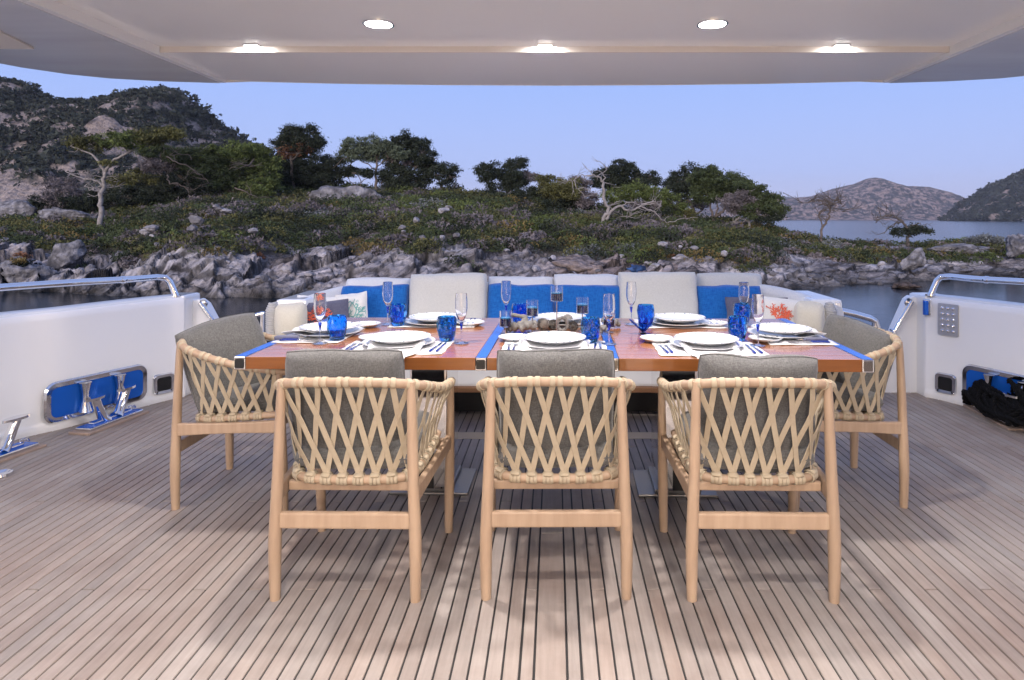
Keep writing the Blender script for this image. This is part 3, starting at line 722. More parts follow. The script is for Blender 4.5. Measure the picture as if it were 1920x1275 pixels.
T('wide green pine with a pale forked trunk closing the right-hand group', (1366, 442), 43,
  [([(1366, 442), (1367, 428), (1374, 418), (1384, 408), (1388, 396)], .11, .04), ([(1370, 424), (1384, 418), (1402, 414), (1420, 408)], .07, .02), ([(1402, 446), (1404, 425), (1406, 410)], .12, .07), ([(1388, 396), (1372, 386), (1368, 376)], .03, .015)],
  [(1405, 360, 32, 16), (1432, 374, 26, 16), (1448, 392, 22, 16), (1420, 392, 36, 18), (1385, 378, 30, 14, 'twig'), (1395, 392, 30, 10, 'twig'), (1458, 404, 12, 10), (1438, 410, 22, 8, 'dark'), (1462, 376, 8, 5)], 'green', 'deadwood', name='forked_pine', twigs=20)
T('dark undergrowth thicket in the shade under the right-hand group', (1385, 440), 50, [([(1385, 445), (1385, 430)], .06, .03)],
  [(1310, 424, 30, 9), (1350, 426, 30, 8), (1420, 424, 34, 8), (1446, 430, 22, 6), (1275, 428, 34, 9)], 'dark', 'darkbark', name='thicket', cat='bush', autolimb=False)
T('small bare flat-topped tree alone on the point before the far sea', (1541, 441), 42,
  [([(1540, 441), (1543, 425), (1552, 412), (1556, 396), (1553, 382)], .09, .04), ([(1541, 428), (1540, 412), (1534, 402), (1546, 394)], .05, .02),
   ([(1553, 384), (1540, 378), (1515, 379), (1496, 380)], .03, .01), ([(1553, 384), (1566, 380), (1578, 382)], .03, .01), ([(1548, 378), (1530, 374), (1520, 376)], .025, .01), ([(1553, 384), (1560, 376), (1572, 375)], .025, .01), ([(1535, 384), (1555, 380), (1575, 388)], .025, .01), ([(1556, 396), (1570, 392), (1580, 396)], .02, .008)],
  [(1545, 376, 26, 3, 'twig'), (1560, 382, 18, 3, 'twig')], 'twig', 'bark', name='bare_tree', twigs=60, dens=.3, autolimb=False, leaf=.1)
T('bent dead tree arching left over the point at the far right', (1702, 448), 40,
  [([(1702, 450), (1702, 435), (1698, 422), (1685, 410), (1672, 403), (1655, 408), (1642, 418)], .11, .03), ([(1692, 416), (1678, 420), (1664, 428), (1658, 438)], .05, .02),
   ([(1700, 428), (1715, 422), (1730, 428), (1740, 436)], .05, .015), ([(1672, 403), (1662, 404), (1650, 406), (1640, 413)], .03, .01), ([(1715, 422), (1724, 420), (1738, 427)], .03, .01)],
  [(1688, 432, 16, 8, 'dark'), (1722, 434, 18, 9, 'dark'), (1708, 428, 14, 6, 'dark')], 'dark', 'darkbark', name='bent_dead_tree', twigs=22, autolimb=False, dens=.8)
T('pale dry brush clump on the low point at the far right', (1835, 458), 42, [([(1835, 462), (1835, 452)], .04, .02)],
  [(1835, 452, 22, 9, 'sage'), (1862, 450, 18, 7, 'sage')], 'sage', name='dry_bush', cat='bush', autolimb=False)
T('orange flowering bush among white boulders at the far left shore', (41, 488), 29, [([(41, 496), (41, 486)], .04, .02)],
  [(42, 483, 13, 8, 'rust'), (38, 488, 9, 6, 'ochre'), (44, 503, 16, 12, 'dark')], 'rust', name='orange_bush', cat='bush', autolimb=False, leaf=.09, sub=.2)
print('leaf tris', LEAFN)

# ------------------------------------------------------------------ hills
def hill(name, xs, ys, Z, depth, ybase, m, rock, scrub, seed, step=3., nrow=60, scl=1., rough=.05, bushes=0, bsize=2.0, thr=.0, name2='hill_scrub'):
    """a ridge whose skyline the photograph shows at columns xs, heights ys; Z is its distance"""
    us_ = np.arange(xs[0], xs[-1], step); t = np.linspace(0, 1.35, nrow); U, Tt = np.meshgrid(us_, t)
    ht = np.interp(U, xs, EYE-(np.array(ys)-CY)*Z/FPX); hb = WATER-1
    dist = Z-depth*(1-Tt); up = np.where(Tt <= 1, hb+(ht-hb)*(np.sin(np.clip(Tt, 0, 1)*math.pi/2)**1.15)*(dist/Z)**1.05, ht-(Tt-1)*depth*.8)
    X = (U-CX)/FPX*Z*(dist/Z*.35+.65); p = np.stack([X.ravel(), dist.ravel(), up.ravel()], 1)
    H = (ht.max()-hb); q = p/H*3.
    f1 = fbm(q+3*seed, 6, seed, True); f2 = fbm(q*3+seed, 5, seed+9)
    env = np.clip(np.sin(np.clip(Tt.ravel(), 0, 1)*math.pi)*1.2*np.clip(1.15-Tt.ravel(), 0, 1)*1.3+.04, 0, 1)*np.clip(Tt.ravel()*6, 0, 1)
    p[:, 2] += (f1*1.6+f2*.8)*rough*H*env; p[:, 1] += f1*rough*H*2*env; p[:, 2] += f2*rough*H*.14*(Tt.ravel() > .3)
    nr_, nc_ = U.shape; ii_ = np.arange(nr_*nc_).reshape(nr_, nc_)
    F_ = np.stack([ii_[:-1, :-1].ravel(), ii_[:-1, 1:].ravel(), ii_[1:, 1:].ravel(), ii_[1:, :-1].ravel()], 1)
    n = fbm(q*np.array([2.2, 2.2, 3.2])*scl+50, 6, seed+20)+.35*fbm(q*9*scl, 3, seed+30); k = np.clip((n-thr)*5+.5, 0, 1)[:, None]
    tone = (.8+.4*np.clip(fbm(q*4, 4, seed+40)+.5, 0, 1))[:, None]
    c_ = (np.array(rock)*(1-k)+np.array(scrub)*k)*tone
    o = link(name, np_mesh(name, p, F_, c_, True), m); tag(o, kind='structure')
    if bushes:
        cand = np.nonzero((n > thr-.02) & (Tt.ravel() > .25) & (Tt.ravel() < 1.02))[0]
        top = np.nonzero((np.abs(Tt.ravel()-1) < .03) & (n > thr-.35))[0]
        anyw = np.nonzero((Tt.ravel() > .2) & (Tt.ravel() < 1.0))[0]
        pick = np.concatenate([rng.choice(cand, bushes), rng.choice(top, bushes//5), rng.choice(anyw, bushes//2)])
        cs, cl, sz = [], [], []
        for i in pick:
            r = bsize*rng.uniform(.5, 1.5); m_ = 20
            d = rng.normal(size=(m_, 3)); d /= np.linalg.norm(d, axis=1)[:, None]; d[:, 2] = d[:, 2]*.7+.15
            cs.append(p[i]+rng.normal(size=3)*np.array([2, 1, .5])+d*r); cl.append(np.array(scrub)*rng.uniform(.6, 1.5)*np.ones((m_, 3))); sz.append(np.full(m_, r*.9))
        v_, f_, c2 = leaf_cloud(np.concatenate(cs), np.concatenate(sz), np.concatenate(cl), aspect=.8)
        tag(link(name2, np_mesh(name2, v_, f_, c2), M['leaf']), 'dark bushes dotted over the rocky hill', 'bushes', kind='stuff')
    return o
hill('rocky_mountain', [-700, -300, -100, 0, 30, 60, 90, 120, 160, 200, 240, 270, 300, 320, 345, 365, 385, 410, 440, 470, 520, 600, 760],
     [60, 90, 130, 150, 156, 170, 184, 192, 191, 189, 182, 174, 171, 170, 178, 196, 216, 238, 256, 270, 300, 350, 412],
     260, 130, 400, M['hill'], (.27, .22, .195), (.036, .042, .032), 5, step=3., nrow=110, rough=.06, bushes=7500, bsize=.95, thr=.05, scl=1.6)
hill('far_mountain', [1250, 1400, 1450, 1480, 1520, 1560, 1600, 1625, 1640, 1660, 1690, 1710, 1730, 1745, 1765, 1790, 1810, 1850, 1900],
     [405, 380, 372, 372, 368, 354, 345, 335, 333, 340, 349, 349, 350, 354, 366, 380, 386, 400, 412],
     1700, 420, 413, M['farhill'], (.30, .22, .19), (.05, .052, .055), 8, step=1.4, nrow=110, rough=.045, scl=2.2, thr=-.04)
hill('near_headland', [1766, 1785, 1800, 1815, 1835, 1860, 1890, 1920, 1960, 2050, 2200, 2500],
     [413, 400, 388, 378, 364, 350, 336, 322, 305, 285, 270, 280],
     900, 260, 414, M['farhill'], (.32, .24, .20), (.032, .038, .032), 12, step=2., nrow=90, rough=.04, scl=3.0, thr=-.12, bushes=2600, bsize=3.2, name2='headland_scrub')
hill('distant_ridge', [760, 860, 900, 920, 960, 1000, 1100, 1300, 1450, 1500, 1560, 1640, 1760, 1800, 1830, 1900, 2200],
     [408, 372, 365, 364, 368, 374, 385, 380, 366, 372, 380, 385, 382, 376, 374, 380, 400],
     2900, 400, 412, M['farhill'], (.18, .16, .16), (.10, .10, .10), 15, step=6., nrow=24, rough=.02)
# air between here and the far shore
mb = MB(); mb.box((-4000, -60, WATER-1.2), (4000, 3400, 190))
hz = mb.build('haze', None); tag(hz, kind='stuff')
hm = bpy.data.materials.new('haze_air'); hm.use_nodes = True; hm.node_tree.nodes.clear()
ho = hm.node_tree.nodes.new('ShaderNodeOutputMaterial'); hv = hm.node_tree.nodes.new('ShaderNodeVolumePrincipled')
hv.inputs['Color'].default_value = (.80, .86, 1, 1); hv.inputs['Density'].default_value = .00013; hv.inputs['Anisotropy'].default_value = .0
hm.node_tree.links.new(hv.outputs[0], ho.inputs['Volume']); hz.data.materials.append(hm)
# ------------------------------------------------------------------ deck: caulk bed with planks laid on it
mb = MB(); mb.box((-3.75, -1.2, -.06), (3.75, 5.35, -.004))
deck = tag(mb.build('deck', M['caulk']), kind='structure')
mb = MB(); mb.prism([(-3.9, -1.5), (3.9, -1.5), (3.9, 3), (3.4, 5.3), (-3.4, 5.3), (-3.9, 3)], -2.4, -.065)
hull = tag(mb.build('hull', M['gel']), kind='structure')
mb = MB(); mb.prism([(-2.9, 5.32), (2.9, 5.32), (2.7, 6.9), (-2.7, 6.9)], -1.45, -1.3)
tag(mb.build('swim_platform', M['gel']), kind='structure')

PW, SEAM = .0507, .0053
KX = -.012
pieces = []
def wall_x(Y):    # inner face of the bulwark
    pts = [(-2, 3.62), (1, 3.60), (2.4, 3.53), (3.2, 3.44), (3.95, 3.29), (4.25, 3.13), (4.55, 3.01), (4.78, 2.91), (5.0, 2.78), (5.4, 2.78)]
    return float(np.interp(Y, [p[0] for p in pts], [p[1] for p in pts]))
for i in range(-74, 75):
    if i == 0: x0, x1 = KX-.046, KX+.046
    elif abs(i) == 1: x0, x1 = sorted((KX+i*.0525, KX+i*(.0525+.036)))
    else:
        a = .0955+(abs(i)-2)*(PW+SEAM-.006); x0, x1 = sorted((KX+math.copysign(a, i), KX+math.copysign(a+PW-.006, i)))
    xc = (x0+x1)/2
    if abs(xc) > 3.66: continue
    cls_ = i % 4; joint0 = {0: .15, 1: .9, 2: 1.65, 3: 2.40}[cls_] if i else 2.83
    L = 3.0; ys = [-1.15]+[y for y in np.arange(joint0-6, 6, L) if -1.1 < y < 5.2]+[5.3]
    for a, b in zip(ys[:-1], ys[1:]):
        pieces.append((x0, x1, a+.003, b-.003))
def seen(p):
    x0, x1, a, b = p; a = max(a, 1.93)
    if b <= 1.95: return -1
    s = 0
    for y in np.linspace(a, b, 8):
        px = CX+xc_(p)/y*FPX
        if -5 < px < 1925 and abs(xc_(p)) < wall_x(y): s += 1/y**2*(b-a)
    return s
def xc_(p): return (p[0]+p[1])/2
pieces.sort(key=seen, reverse=True)
def plank_mb(p, mb, z):
    x0, x1, a, b = p; c = .0012
    vs = [(x0, a, -.004), (x1, a, -.004), (x1, b, -.004), (x0, b, -.004), (x0+c, a+c, z), (x1-c, a+c, z), (x1-c, b-c, z), (x0+c, b-c, z)]
    mb.add(vs, [(4, 5, 6, 7), (0, 1, 5, 4), (1, 2, 6, 5), (2, 3, 7, 6), (3, 0, 4, 7)])
vis = [p for p in pieces if seen(p) > 0]
print('planks in view', len(vis))
for p in pieces[:300]:
    mb = MB(); c0 = Vector(((p[0]+p[1])/2, (p[2]+p[3])/2, 0))
    q = (p[0]-c0.x, p[1]-c0.x, p[2]-c0.y, p[3]-c0.y); plank_mb(q, mb, rng.uniform(-.0003, .0003))
    mb.build('plank', M['deck'], deck, loc=c0)
mb = MB()
for p in pieces[300:]: plank_mb(p, mb, rng.uniform(-.0003, .0003))
tag(mb.build('planks', M['deck'], deck), kind='stuff')
# pale margin board under the table end, and small brown stains
mb = MB()
for sx in (-1, 1):
    mb.box((sx*.35-(0 if sx > 0 else .62), 4.04, .0004), (sx*.35+(.62 if sx > 0 else 0), 4.16, .0022))
mb.build('margin_board', mat('margin_board', (.50, .40, .28), .5), deck)

# ------------------------------------------------------------------ bulwarks
def bulwark(sx, label):
    root = empty('bulwark', (sx*3.3, 3.5, 0)); tag(root, label, 'bulwark', 'white bulwarks either side of the aft deck')
    L = root.location
    ctl = [(3.62, -1.2), (3.60, 1), (3.53, 2.4), (3.44, 3.2), (3.29, 3.95), (3.13, 4.25), (3.01, 4.55), (2.91, 4.78), (2.84, 4.92), (2.78, 5.0)]
    sp = [(a.x, a.y) for a in spline([Vector((x, y, 0)) for x, y in ctl], 6)]
    out = []; n = len(sp)
    for i in range(n):
        t = Vector(sp[min(i+1, n-1)])-Vector(sp[max(i-1, 0)]); t.normalize(); out.append(Vector((t.y, -t.x)))
    out = [o if o.x > 0 else -o for o in out]
    H = .745
    prof_ = [(0, -.02), (-.018, .03), (-.004, .055), (0, .07), (.0, H-.05), (.004, H-.012), (.016, H), (.03, H+.001)]
    mb = MB(); vs = []; m = len(prof_)
    for (x, y), o in zip(sp, out):
        for (d, z) in prof_: vs.append((sx*(x+o.x*d)-L.x, y+o.y*d-L.y, z))
    fs = []
    for i in range(n-1):
        for k in range(m-1):
            q = (i*m+k, (i+1)*m+k, (i+1)*m+k+1, i*m+k+1); fs.append(q if sx < 0 else q[::-1])
    mb.add(vs, fs, True); wall = mb.build('wall', M['gel'], root)
    mb = MB(); vs = []
    pr2 = [(.03, H-.02), (.03, H+.004), (.04, H+.012), (.17, H+.014), (.185, H+.006), (.19, H-.04), (.24, -.3), (.24, -1.9), (.10, -1.9), (.10, H-.05)]
    m2 = len(pr2)
    for (x, y), o in zip(sp, out):
        for (d, z) in pr2: vs.append((sx*(x+o.x*d)-L.x, y+o.y*d-L.y, z))
    fs = []
    for i in range(n-1):
        for k in range(m2-1):
            q = (i*m2+k, (i+1)*m2+k, (i+1)*m2+k+1, i*m2+k+1); fs.append(q if sx < 0 else q[::-1])
    mb.add(vs, fs, True); mb.build('capping', M['geltop'], root)
    # aft end and the sloping wing beside the stairs
    mb = MB(); mb.box((sx*2.875-.095-L.x, 5.003-L.y, -.02), (sx*2.875+.095-L.x, 5.24-L.y, H+.012), bev=.02)
    mb.build('end_post', M['gel'], root)
    Zp = 5.12
    pts = [(343, 566), (372, 561), (384, 570), (400, 600), (440, 680), (462, 745), (343, 745)] if sx < 0 else [(1737, 562), (1712, 555), (1703, 562), (1676, 622), (1656, 680), (1650, 745), (1737, 745)]
    poly = [(P(x, y, Zp).x-L.x, P(x, y, Zp).z) for x, y in pts]
    Mx = Matrix(((1, 0, 0, 0), (0, 0, 1, Zp-L.y), (0, 1, 0, 0), (0, 0, 0, 1)))
    mb = MB(); mb.prism(poly, 0, .10, Mx); w = mb.build('wing_panel', M['gel'], root, clean=True)
    bv = w.modifiers.new('bevel', 'BEVEL'); bv.width = .012; bv.segments = 3
    # bar along the slope of the wing
    a, b = ((376, 570), (402, 606)) if sx < 0 else ((1709, 568), (1678, 620))
    pa, pb = P(*a, 5.08)-L, P(*b, 5.08)-L; mb = MB()
    mb.tube([pa+(pa-pb)*.06, pb+(pb-pa)*.06], .016, 12)
    for q in (pa, pb): mb.tube([q, q+Vector((0, .06, 0))], .011, 10)
    mb.tube([pa+Vector((0, .04, 0)), pa+Vector((0, .046, 0))], .032, 14)
    mb.build('grab_bar', M['chrome'], root)
    # how a wall-mounted item at arc position i sits: returns matrix x=along(aft), y=outward, z=up
    def at_wall(Y, z):
        x = wall_x(Y); x2 = wall_x(Y+.05); t = Vector((x2-x, .05, 0)).normalized(); t.x *= sx
        o = Vector((-t.y, t.x, 0)) if sx < 0 else Vector((t.y, -t.x, 0))
        return Matrix(((t.x, o.x, 0, sx*x-L.x), (t.y, o.y, 0, Y-L.y), (0, 0, 1, z), (0, 0, 0, 1)))
    def frame(name, Mw, w, h, r, band, inner, proud=.014):
        n_ = len(rrect(1, 1, .1)); A = rrect(w, h, r); B = rrect(w-band*.5, h-band*.5, r*.9); D = rrect(w-band*2, h-band*2, r*.6)
        vs = [Mw @ Vector((a, 0, b)) for a, b in A]+[Mw @ Vector((a, -proud, b)) for a, b in B]+[Mw @ Vector((a, -proud*.8, b)) for a, b in D]+[Mw @ Vector((a, .004, b)) for a, b in D]
        fs = []
        for k in range(3):
            for i in range(n_): j = (i+1) % n_; fs.append((k*n_+i, k*n_+j, (k+1)*n_+j, (k+1)*n_+i))
        mb = MB(); mb.add(vs, fs, True); fr = mb.build(name, M['chrome'], root)
        mb = MB(); mb.add([Mw @ Vector((a, -.006, b)) for a, b in D], [tuple(range(n_))]); mb.build(inner[0], inner[1], fr)
        return fr
    Mw = at_wall(4.45, .178) @ Matrix.Translation((0, -.012, 0))
    fr = frame('fairlead_frame', Mw, .68, .262, .07, .036, ('fairlead_plate', M['bluereflect']))  # backing plate coloured with a painted blue reflection
    for q in (-.11, .12):
        mb = MB(); mb.lathe([(.0, -.097), (.036, -.095), (.030, -.07), (.021, -.03), (.019, .0), (.021, .03), (.030, .07), (.036, .093), (0, .095)], 20, Mw @ Matrix.Translation((q, -.034, 0)))
        mb.build('roller', M['chrome'], fr)
    M2 = at_wall(4.87, .13); fr2 = frame('hawse_frame', M2, .155, .15, .03, .026, ('hawse_opening', M['black']))
    for a in (-1, 1):
        for b in (-1, 1):
            mb = MB(); mb.lathe([(0, .004), (.004, .003), (.006, 0)], 8, M2 @ Matrix.Translation((a*.062, -.014, b*.06)) @ Matrix.Rotation(R(90), 4, 'X')); mb.build('screw', M['steel2'], fr2)
    return root, at_wall
bl, atL = bulwark(-1, 'white bulwark on the left with a blue-backed mooring opening and rollers')
br, atR = bulwark(1, 'white bulwark on the right with a studded plate and black rope before it')
# studded plate and latch on the right
mb = MB(); n0 = P(1768.5, 600, 4.86)
M3 = atR(4.87, .60) @ Matrix.Translation((-.02, -.004, 0)); mb.prism(rrect(.145, .23, .006, 2), 0, .006, M3 @ Matrix.Rotation(R(90), 4, 'X'))
sp_ = mb.build('studded_plate', mat('plate_alloy', (.55, .54, .55), .35, .7), br)
for a in (-1, 0, 1):
    for b in (-2, -1, 0, 1, 2):
        mb = MB(); mb.lathe([(0, .012), (.006, .011), (.011, .007), (.014, 0)], 12, M3 @ Matrix.Translation((a*.038, -.006, b*.041)) @ Matrix.Rotation(R(90), 4, 'X')); mb.build('stud', M['chrome'], sp_)
mb = MB(); a = P(1741, 576, 4.97)-br.location; mb.box((a.x-.035, a.y, a.z-.06), (a.x+.035, a.y+.02, a.z+.06), bev=.006); mb.build('latch_plate', M['chrome'], br)
mb = MB(); mb.box((a.x-.045, a.y-.03, a.z-.055), (a.x-.015, a.y-.001, a.z+.05), bev=.005); mb.build('latch', M['bluereflect'], br)

# handrails on the bulwarks
def handrail(sx, label):
    root = empty('handrail', (sx*3.2, 4, .75)); tag(root, label, 'handrail', 'curved steel rails on the bulwarks'); L = root.location
    pts = []
    for Y, z in ((-1, .93), (1, .93), (2.5, .93), (3.4, .925), (3.95, .92), (4.4, .915), (4.72, .905)):
        pts.append(Vector((sx*(wall_x(Y)+.075), Y, z)))
    last = Vector((sx*2.95, 4.95, .90)) if sx < 0 else Vector((sx*2.93, 4.95, .905)); pts.append(last)
    sp = spline(pts, 6); e_ = last
    bend = [e_+Vector((-sx*.045, .03, -.008)), e_+Vector((-sx*.065, .045, -.035)), e_+Vector((-sx*.105, .06, -.145))]
    mb = MB(); mb.tube([p-L for p in sp+bend], .023, 12); mb.build('rail', M['chrome'], root)
    mb = MB(); mb.tube([bend[-1]-L+Vector((0, 0, .004)), bend[-1]-L+Vector((-sx*.001, 0, -.006))], .036, 16, up=(1, 0, 0)); mb.build('flange', M['chrome'], root)
    for Y in (0, 1.7, 3.0):
        mb = MB(); mb.tube([Vector((sx*(wall_x(Y)+.075), Y, .75))-L, Vector((sx*(wall_x(Y)+.075), Y, .925))-L], .016, 10); mb.build('post', M['chrome'], root)
    q = sp[-8]; d = (sp[-7]-sp[-9]).normalized(); mb = MB(); mb.tube([q-L-d*.02, q-L-d*.01, q-L+d*.01, q-L+d*.02], [.0235, .027, .027, .0235], 12); mb.build('joint', M['chrome'], root)
handrail(-1, 'curved steel handrail on top of the left bulwark'); handrail(1, 'curved steel handrail on top of the right bulwark')

# side gate rails by the sofa
def siderail(pts, Z, label, r=.018):
    c = [P(x, y, Z+dz) for x, y, dz in pts]; root = empty('stair_rail', (c[0].x, c[0].y, .0)); tag(root, label, 'handrail')
    mb = MB(); mb.tube([p-root.location for p in c], r, 10); mb.build('rail', M['chrome'], root)
    for p in (c[1], c[-2]):
        mb = MB(); mb.tube([p-root.location, Vector((p.x, p.y, 0))-root.location], r*.9, 10); mb.build('post', M['chrome'], root)
siderail([(494, 588, .1), (492, 588, 0), (470, 594, 0), (445, 603, 0), (425, 610, 0), (418, 618, 0)], 5.0, 'low sloping steel rail left of the sofa above the stairs')
siderail([(1570, 584, .1), (1577, 583, 0), (1600, 588, 0), (1632, 597, 0), (1641, 602, 0), (1645, 615, 0)], 5.0, 'low square-ended steel rail right of the sofa above the stairs', .024)

# ------------------------------------------------------------------ mooring cleats
def cleat(X, Y, ang, label, length=.62):
    root = empty('mooring_cleat', (X, Y, 0), ang); tag(root, label, 'cleat')
    mb = MB(); mb.box((-length/2-.03, -.075, .0), (length/2+.03, .075, .016), bev=.004); mb.build('wooden_pad', mat('cleat_pad', (.33, .25, .21), .6), root)
    mb = MB(); mb.box((-length/2, -.055, .016), (length/2, .055, .034), bev=.006)
    mb.box((-length/2+.06, -.022, .034), (length/2-.06, .022, .05), bev=.006); b = mb.build('base', M['chrome'], root)
    mb = MB(); mb.box((-length/2+.004, -.05, .0343), (length/2-.004, .05, .0353)); mb.box((-length/2+.064, -.018, .0503), (length/2-.064, .018, .0512)); mb.build('base_reflection', M['bluereflect'], b)  # thin blue sheets paint the sky's reflection on the base
    for s in (-1, 1):
        x0 = s*(length/2-.15); mb = MB()
        mb.tube([(x0-s*.02, 0, .035), (x0, 0, .055), (x0+s*.040, 0, .145), (x0+s*.055, 0, .183), (x0+s*.057, 0, .190)], [.044, .034, .030, .032, .032], 14, squash=.75, up=(1, 0, 0)); h = mb.build('horn', M['chrome'], root)
        mb = MB(); c0 = Vector((x0+s*.060, 0, .190))
        mb.prism([(math.cos(g)*.078, math.sin(g)*.032*(1-.25*abs(math.cos(g))**3)) for g in np.linspace(0, 2*math.pi, 25)[:-1]], 0, .014, Matrix.Translation(c0))
        mb.build('horn_plate', M['chrome'], root, clean=True)
    mb = MB(); mb.tube([(length/2-.06, -.012, .034), (length/2-.055, -.012, .062), (length/2-.03, -.012, .066), (length/2-.02, -.012, .05), (length/2-.02, .012, .05), (length/2-.03, .012, .066), (length/2-.055, .012, .062), (length/2-.06, .012, .034)], .004, 6)
    mb.build('ring', M['chrome'], root); return root
def gp(x, y):
    Z = EYE*FPX/(y-CY); return Vector(((x-CX)/FPX*Z, Z, 0))
def cleat_px(a, b, label):
    A, B = gp(*a), gp(*b); c = (A+B)/2; d = B-A; return cleat(c.x, c.y, math.atan2(d.y, d.x), label, d.length-.06)
cleat_px((148, 816), (262, 773), 'steel twin-horned cleat standing free on deck before the left wall opening')
cleat_px((-95, 893), (68, 836), 'steel twin-horned cleat cut by the left edge of the picture')
cr = cleat_px((1826, 762), (1915, 808), 'steel cleat on the right loaded with black rope')
cleat_px((1985, 836), (2110, 905), 'steel cleat further forward on the right, outside the rope')
# flat deck fitting at far left
g0 = gp(2, 891); mb = MB(); mb.lathe([(.0, .002), (.035, .004), (.05, .014), (.052, .002)], 24); o = mb.build('deck_fitting', M['chrome'], loc=g0); tag(o, 'flat round steel deck fitting at the left edge', 'deck fitting')

# heap of black rope over the right cleat: thick bights hung over both horns
root = empty('mooring_rope', cr.location); tag(root, 'heavy black mooring rope heaped over the right-hand cleat', 'rope')
A_, B_ = gp(1826, 762), gp(1915, 808); ax = (B_-A_).normalized(); sd = Vector((-ax.y, ax.x, 0)); rl = root.location
if sd.x > 0: sd = -sd
def rp(a, s, z): return cr.location+ax*a+sd*s+Vector((0, 0, z))-rl
def rope(pts, r=.0135):
    """three-strand rope"""
    sp = spline(pts, 8); mb = MB(); n = len(sp); tw = 0
    for k in range(3):
        q = []
        for i, p in enumerate(sp):
            t = (sp[min(i+1, n-1)]-sp[max(i-1, 0)]).normalized(); u = t.cross(Vector((.1, .2, 1))).normalized(); w = t.cross(u)
            g = i*.9+k*2.094; q.append(p+(u*math.cos(g)+w*math.sin(g))*r*.52)
        mb.tube(q, r*.62, 6)
    mb.build('rope_turn', M['blackrope'], root)
LH = (B_-A_).length/2-.1
for i in range(26):
    s = -.09+.008*i+rng.uniform(-.01, .01); e1 = rng.uniform(-.02, .03); e2 = rng.uniform(-.03, .05)
    z0 = .205-abs(i-12)*.006+rng.uniform(-.02, .015); sag = rng.uniform(.02, .09)
    rope([rp(-LH-.06+e1, s*.6, z0-.10), rp(-LH+.0, s, z0), rp(-LH*.4, s+.01, z0-sag*.4), rp(.05, s+rng.uniform(-.02, .02), z0-sag), rp(LH*.7, s, z0-sag*.9), rp(LH+.08+e2, s*.8, z0-.06), rp(LH+.14+e2, s, .06)])
for i in range(5):
    s = .045+rng.uniform(-.02, .05); a0 = -LH+.05+i*.05
    rope([rp(a0, s*.6, .17), rp(a0+.05, s+.02, .13), rp(a0+.13, s+.035, .075+rng.uniform(0, .03)), rp(a0+.25, s+.03, .06+rng.uniform(0, .03)), rp(a0+.36, s, .09), rp(a0+.42, s*.5, .15)])
for i in range(3):
    rope([rp(-.05+.05*i, -.1, .10), rp(.0+.05*i, -.08, .23+rng.uniform(-.02, .02)), rp(.1+.04*i, -.04, .25+rng.uniform(-.02, .02)), rp(.22+.03*i, -.02, .20), rp(.33+.02*i, -.03, .10)])

# ------------------------------------------------------------------ hardtop overhead
root = empty('hardtop', (0, 1, 2.1)); tag(root, 'white hardtop over the deck with raised side wings and square lamps', 'canopy'); L = root.location
def part(name, mb, m, bev=0, parent=None):
    mb.v = [tuple(Vector(v)-L) for v in mb.v]; o = mb.build(name, m, parent or root, clean=True)
    if bev: b = o.modifiers.new('bevel', 'BEVEL'); b.width = bev; b.segments = 2
    return o
HM, HA, HW, XI = 2.150, 2.126, 2.108, 1.87
YB = 3.16
mb = MB(); mb.box((-XI, -1.6, HM), (XI, YB, HM+.03)); part('ceiling_panel', mb, M['ceil'])
# aft panel: its underside a little lower, reaching the rounded aft edge
def edge_y(x):
    return float(np.interp(abs(x), [0, .6, 1.2, 1.86, 2.2, 2.45, 2.6, 2.72, 2.80, 2.86], [3.93, 3.915, 3.88, 3.80, 3.745, 3.665, 3.56, 3.40, 3.2, 2.8]))
xs_ = np.linspace(-XI, XI, 41); mb = MB(); vs = []; n = len(xs_)
for x in xs_:
    ye = edge_y(x); vs += [(x, YB, HA), (x, ye, HA-.002), (x, YB, HM+.03), (x, ye, HA+.04)]
fs = []
for i in range(n-1):
    a = i*4; b = a+4; fs += [(a, a+1, b+1, b), (a+2, b+2, b+3, a+3), (a, b, b+2, a+2)]
mb.add(vs, fs); part('aft_panel', mb, M['ceil'])
mb = MB(); mb.box((-XI+.002, YB-.006, HA-.004), (XI-.002, YB+.004, HM+.01)); part('lip', mb, mat('lip_beige', (.66, .63, .61), .45))
for sx in (-1, 1):
    mb = MB(); mb.add([(sx*XI, -1.6, HW), (sx*XI, 3.79, HW), (sx*XI, 3.79, HM+.03), (sx*XI, -1.6, HM+.03), (sx*(XI+.03), -1.6, HW), (sx*(XI+.03), 3.79, HW), (sx*(XI+.03), 3.79, HM+.03), (sx*(XI+.03), -1.6, HM+.03)],
                      [(0, 1, 2, 3), (4, 7, 6, 5), (0, 4, 5, 1), (2, 6, 7, 3), (1, 5, 6, 2), (0, 3, 7, 4)]); part('side_beam', mb, M['ceil'])
    pts = [(XI+.031, -1.6), (2.95, -1.6), (2.95, 2.0)]+[(x, edge_y(x)) for x in (2.86, 2.84, 2.80, 2.76, 2.72, 2.66, 2.6, 2.53, 2.45, 2.33, 2.2, 2.05, XI+.031)]
    mb = MB(); mb.prism([(sx*a, b) for a, b in pts], HW-.002, HW+.07); part('wing_panel', mb, M['wing'])
    mb = MB(); mb.prism([(sx*2.22, 2.55), (sx*2.75, 2.75), (sx*2.75, 2.98), (sx*2.34, 3.0)], HW-.012, HW-.003); part('hatch', mb, M['wingpatch'], .003)
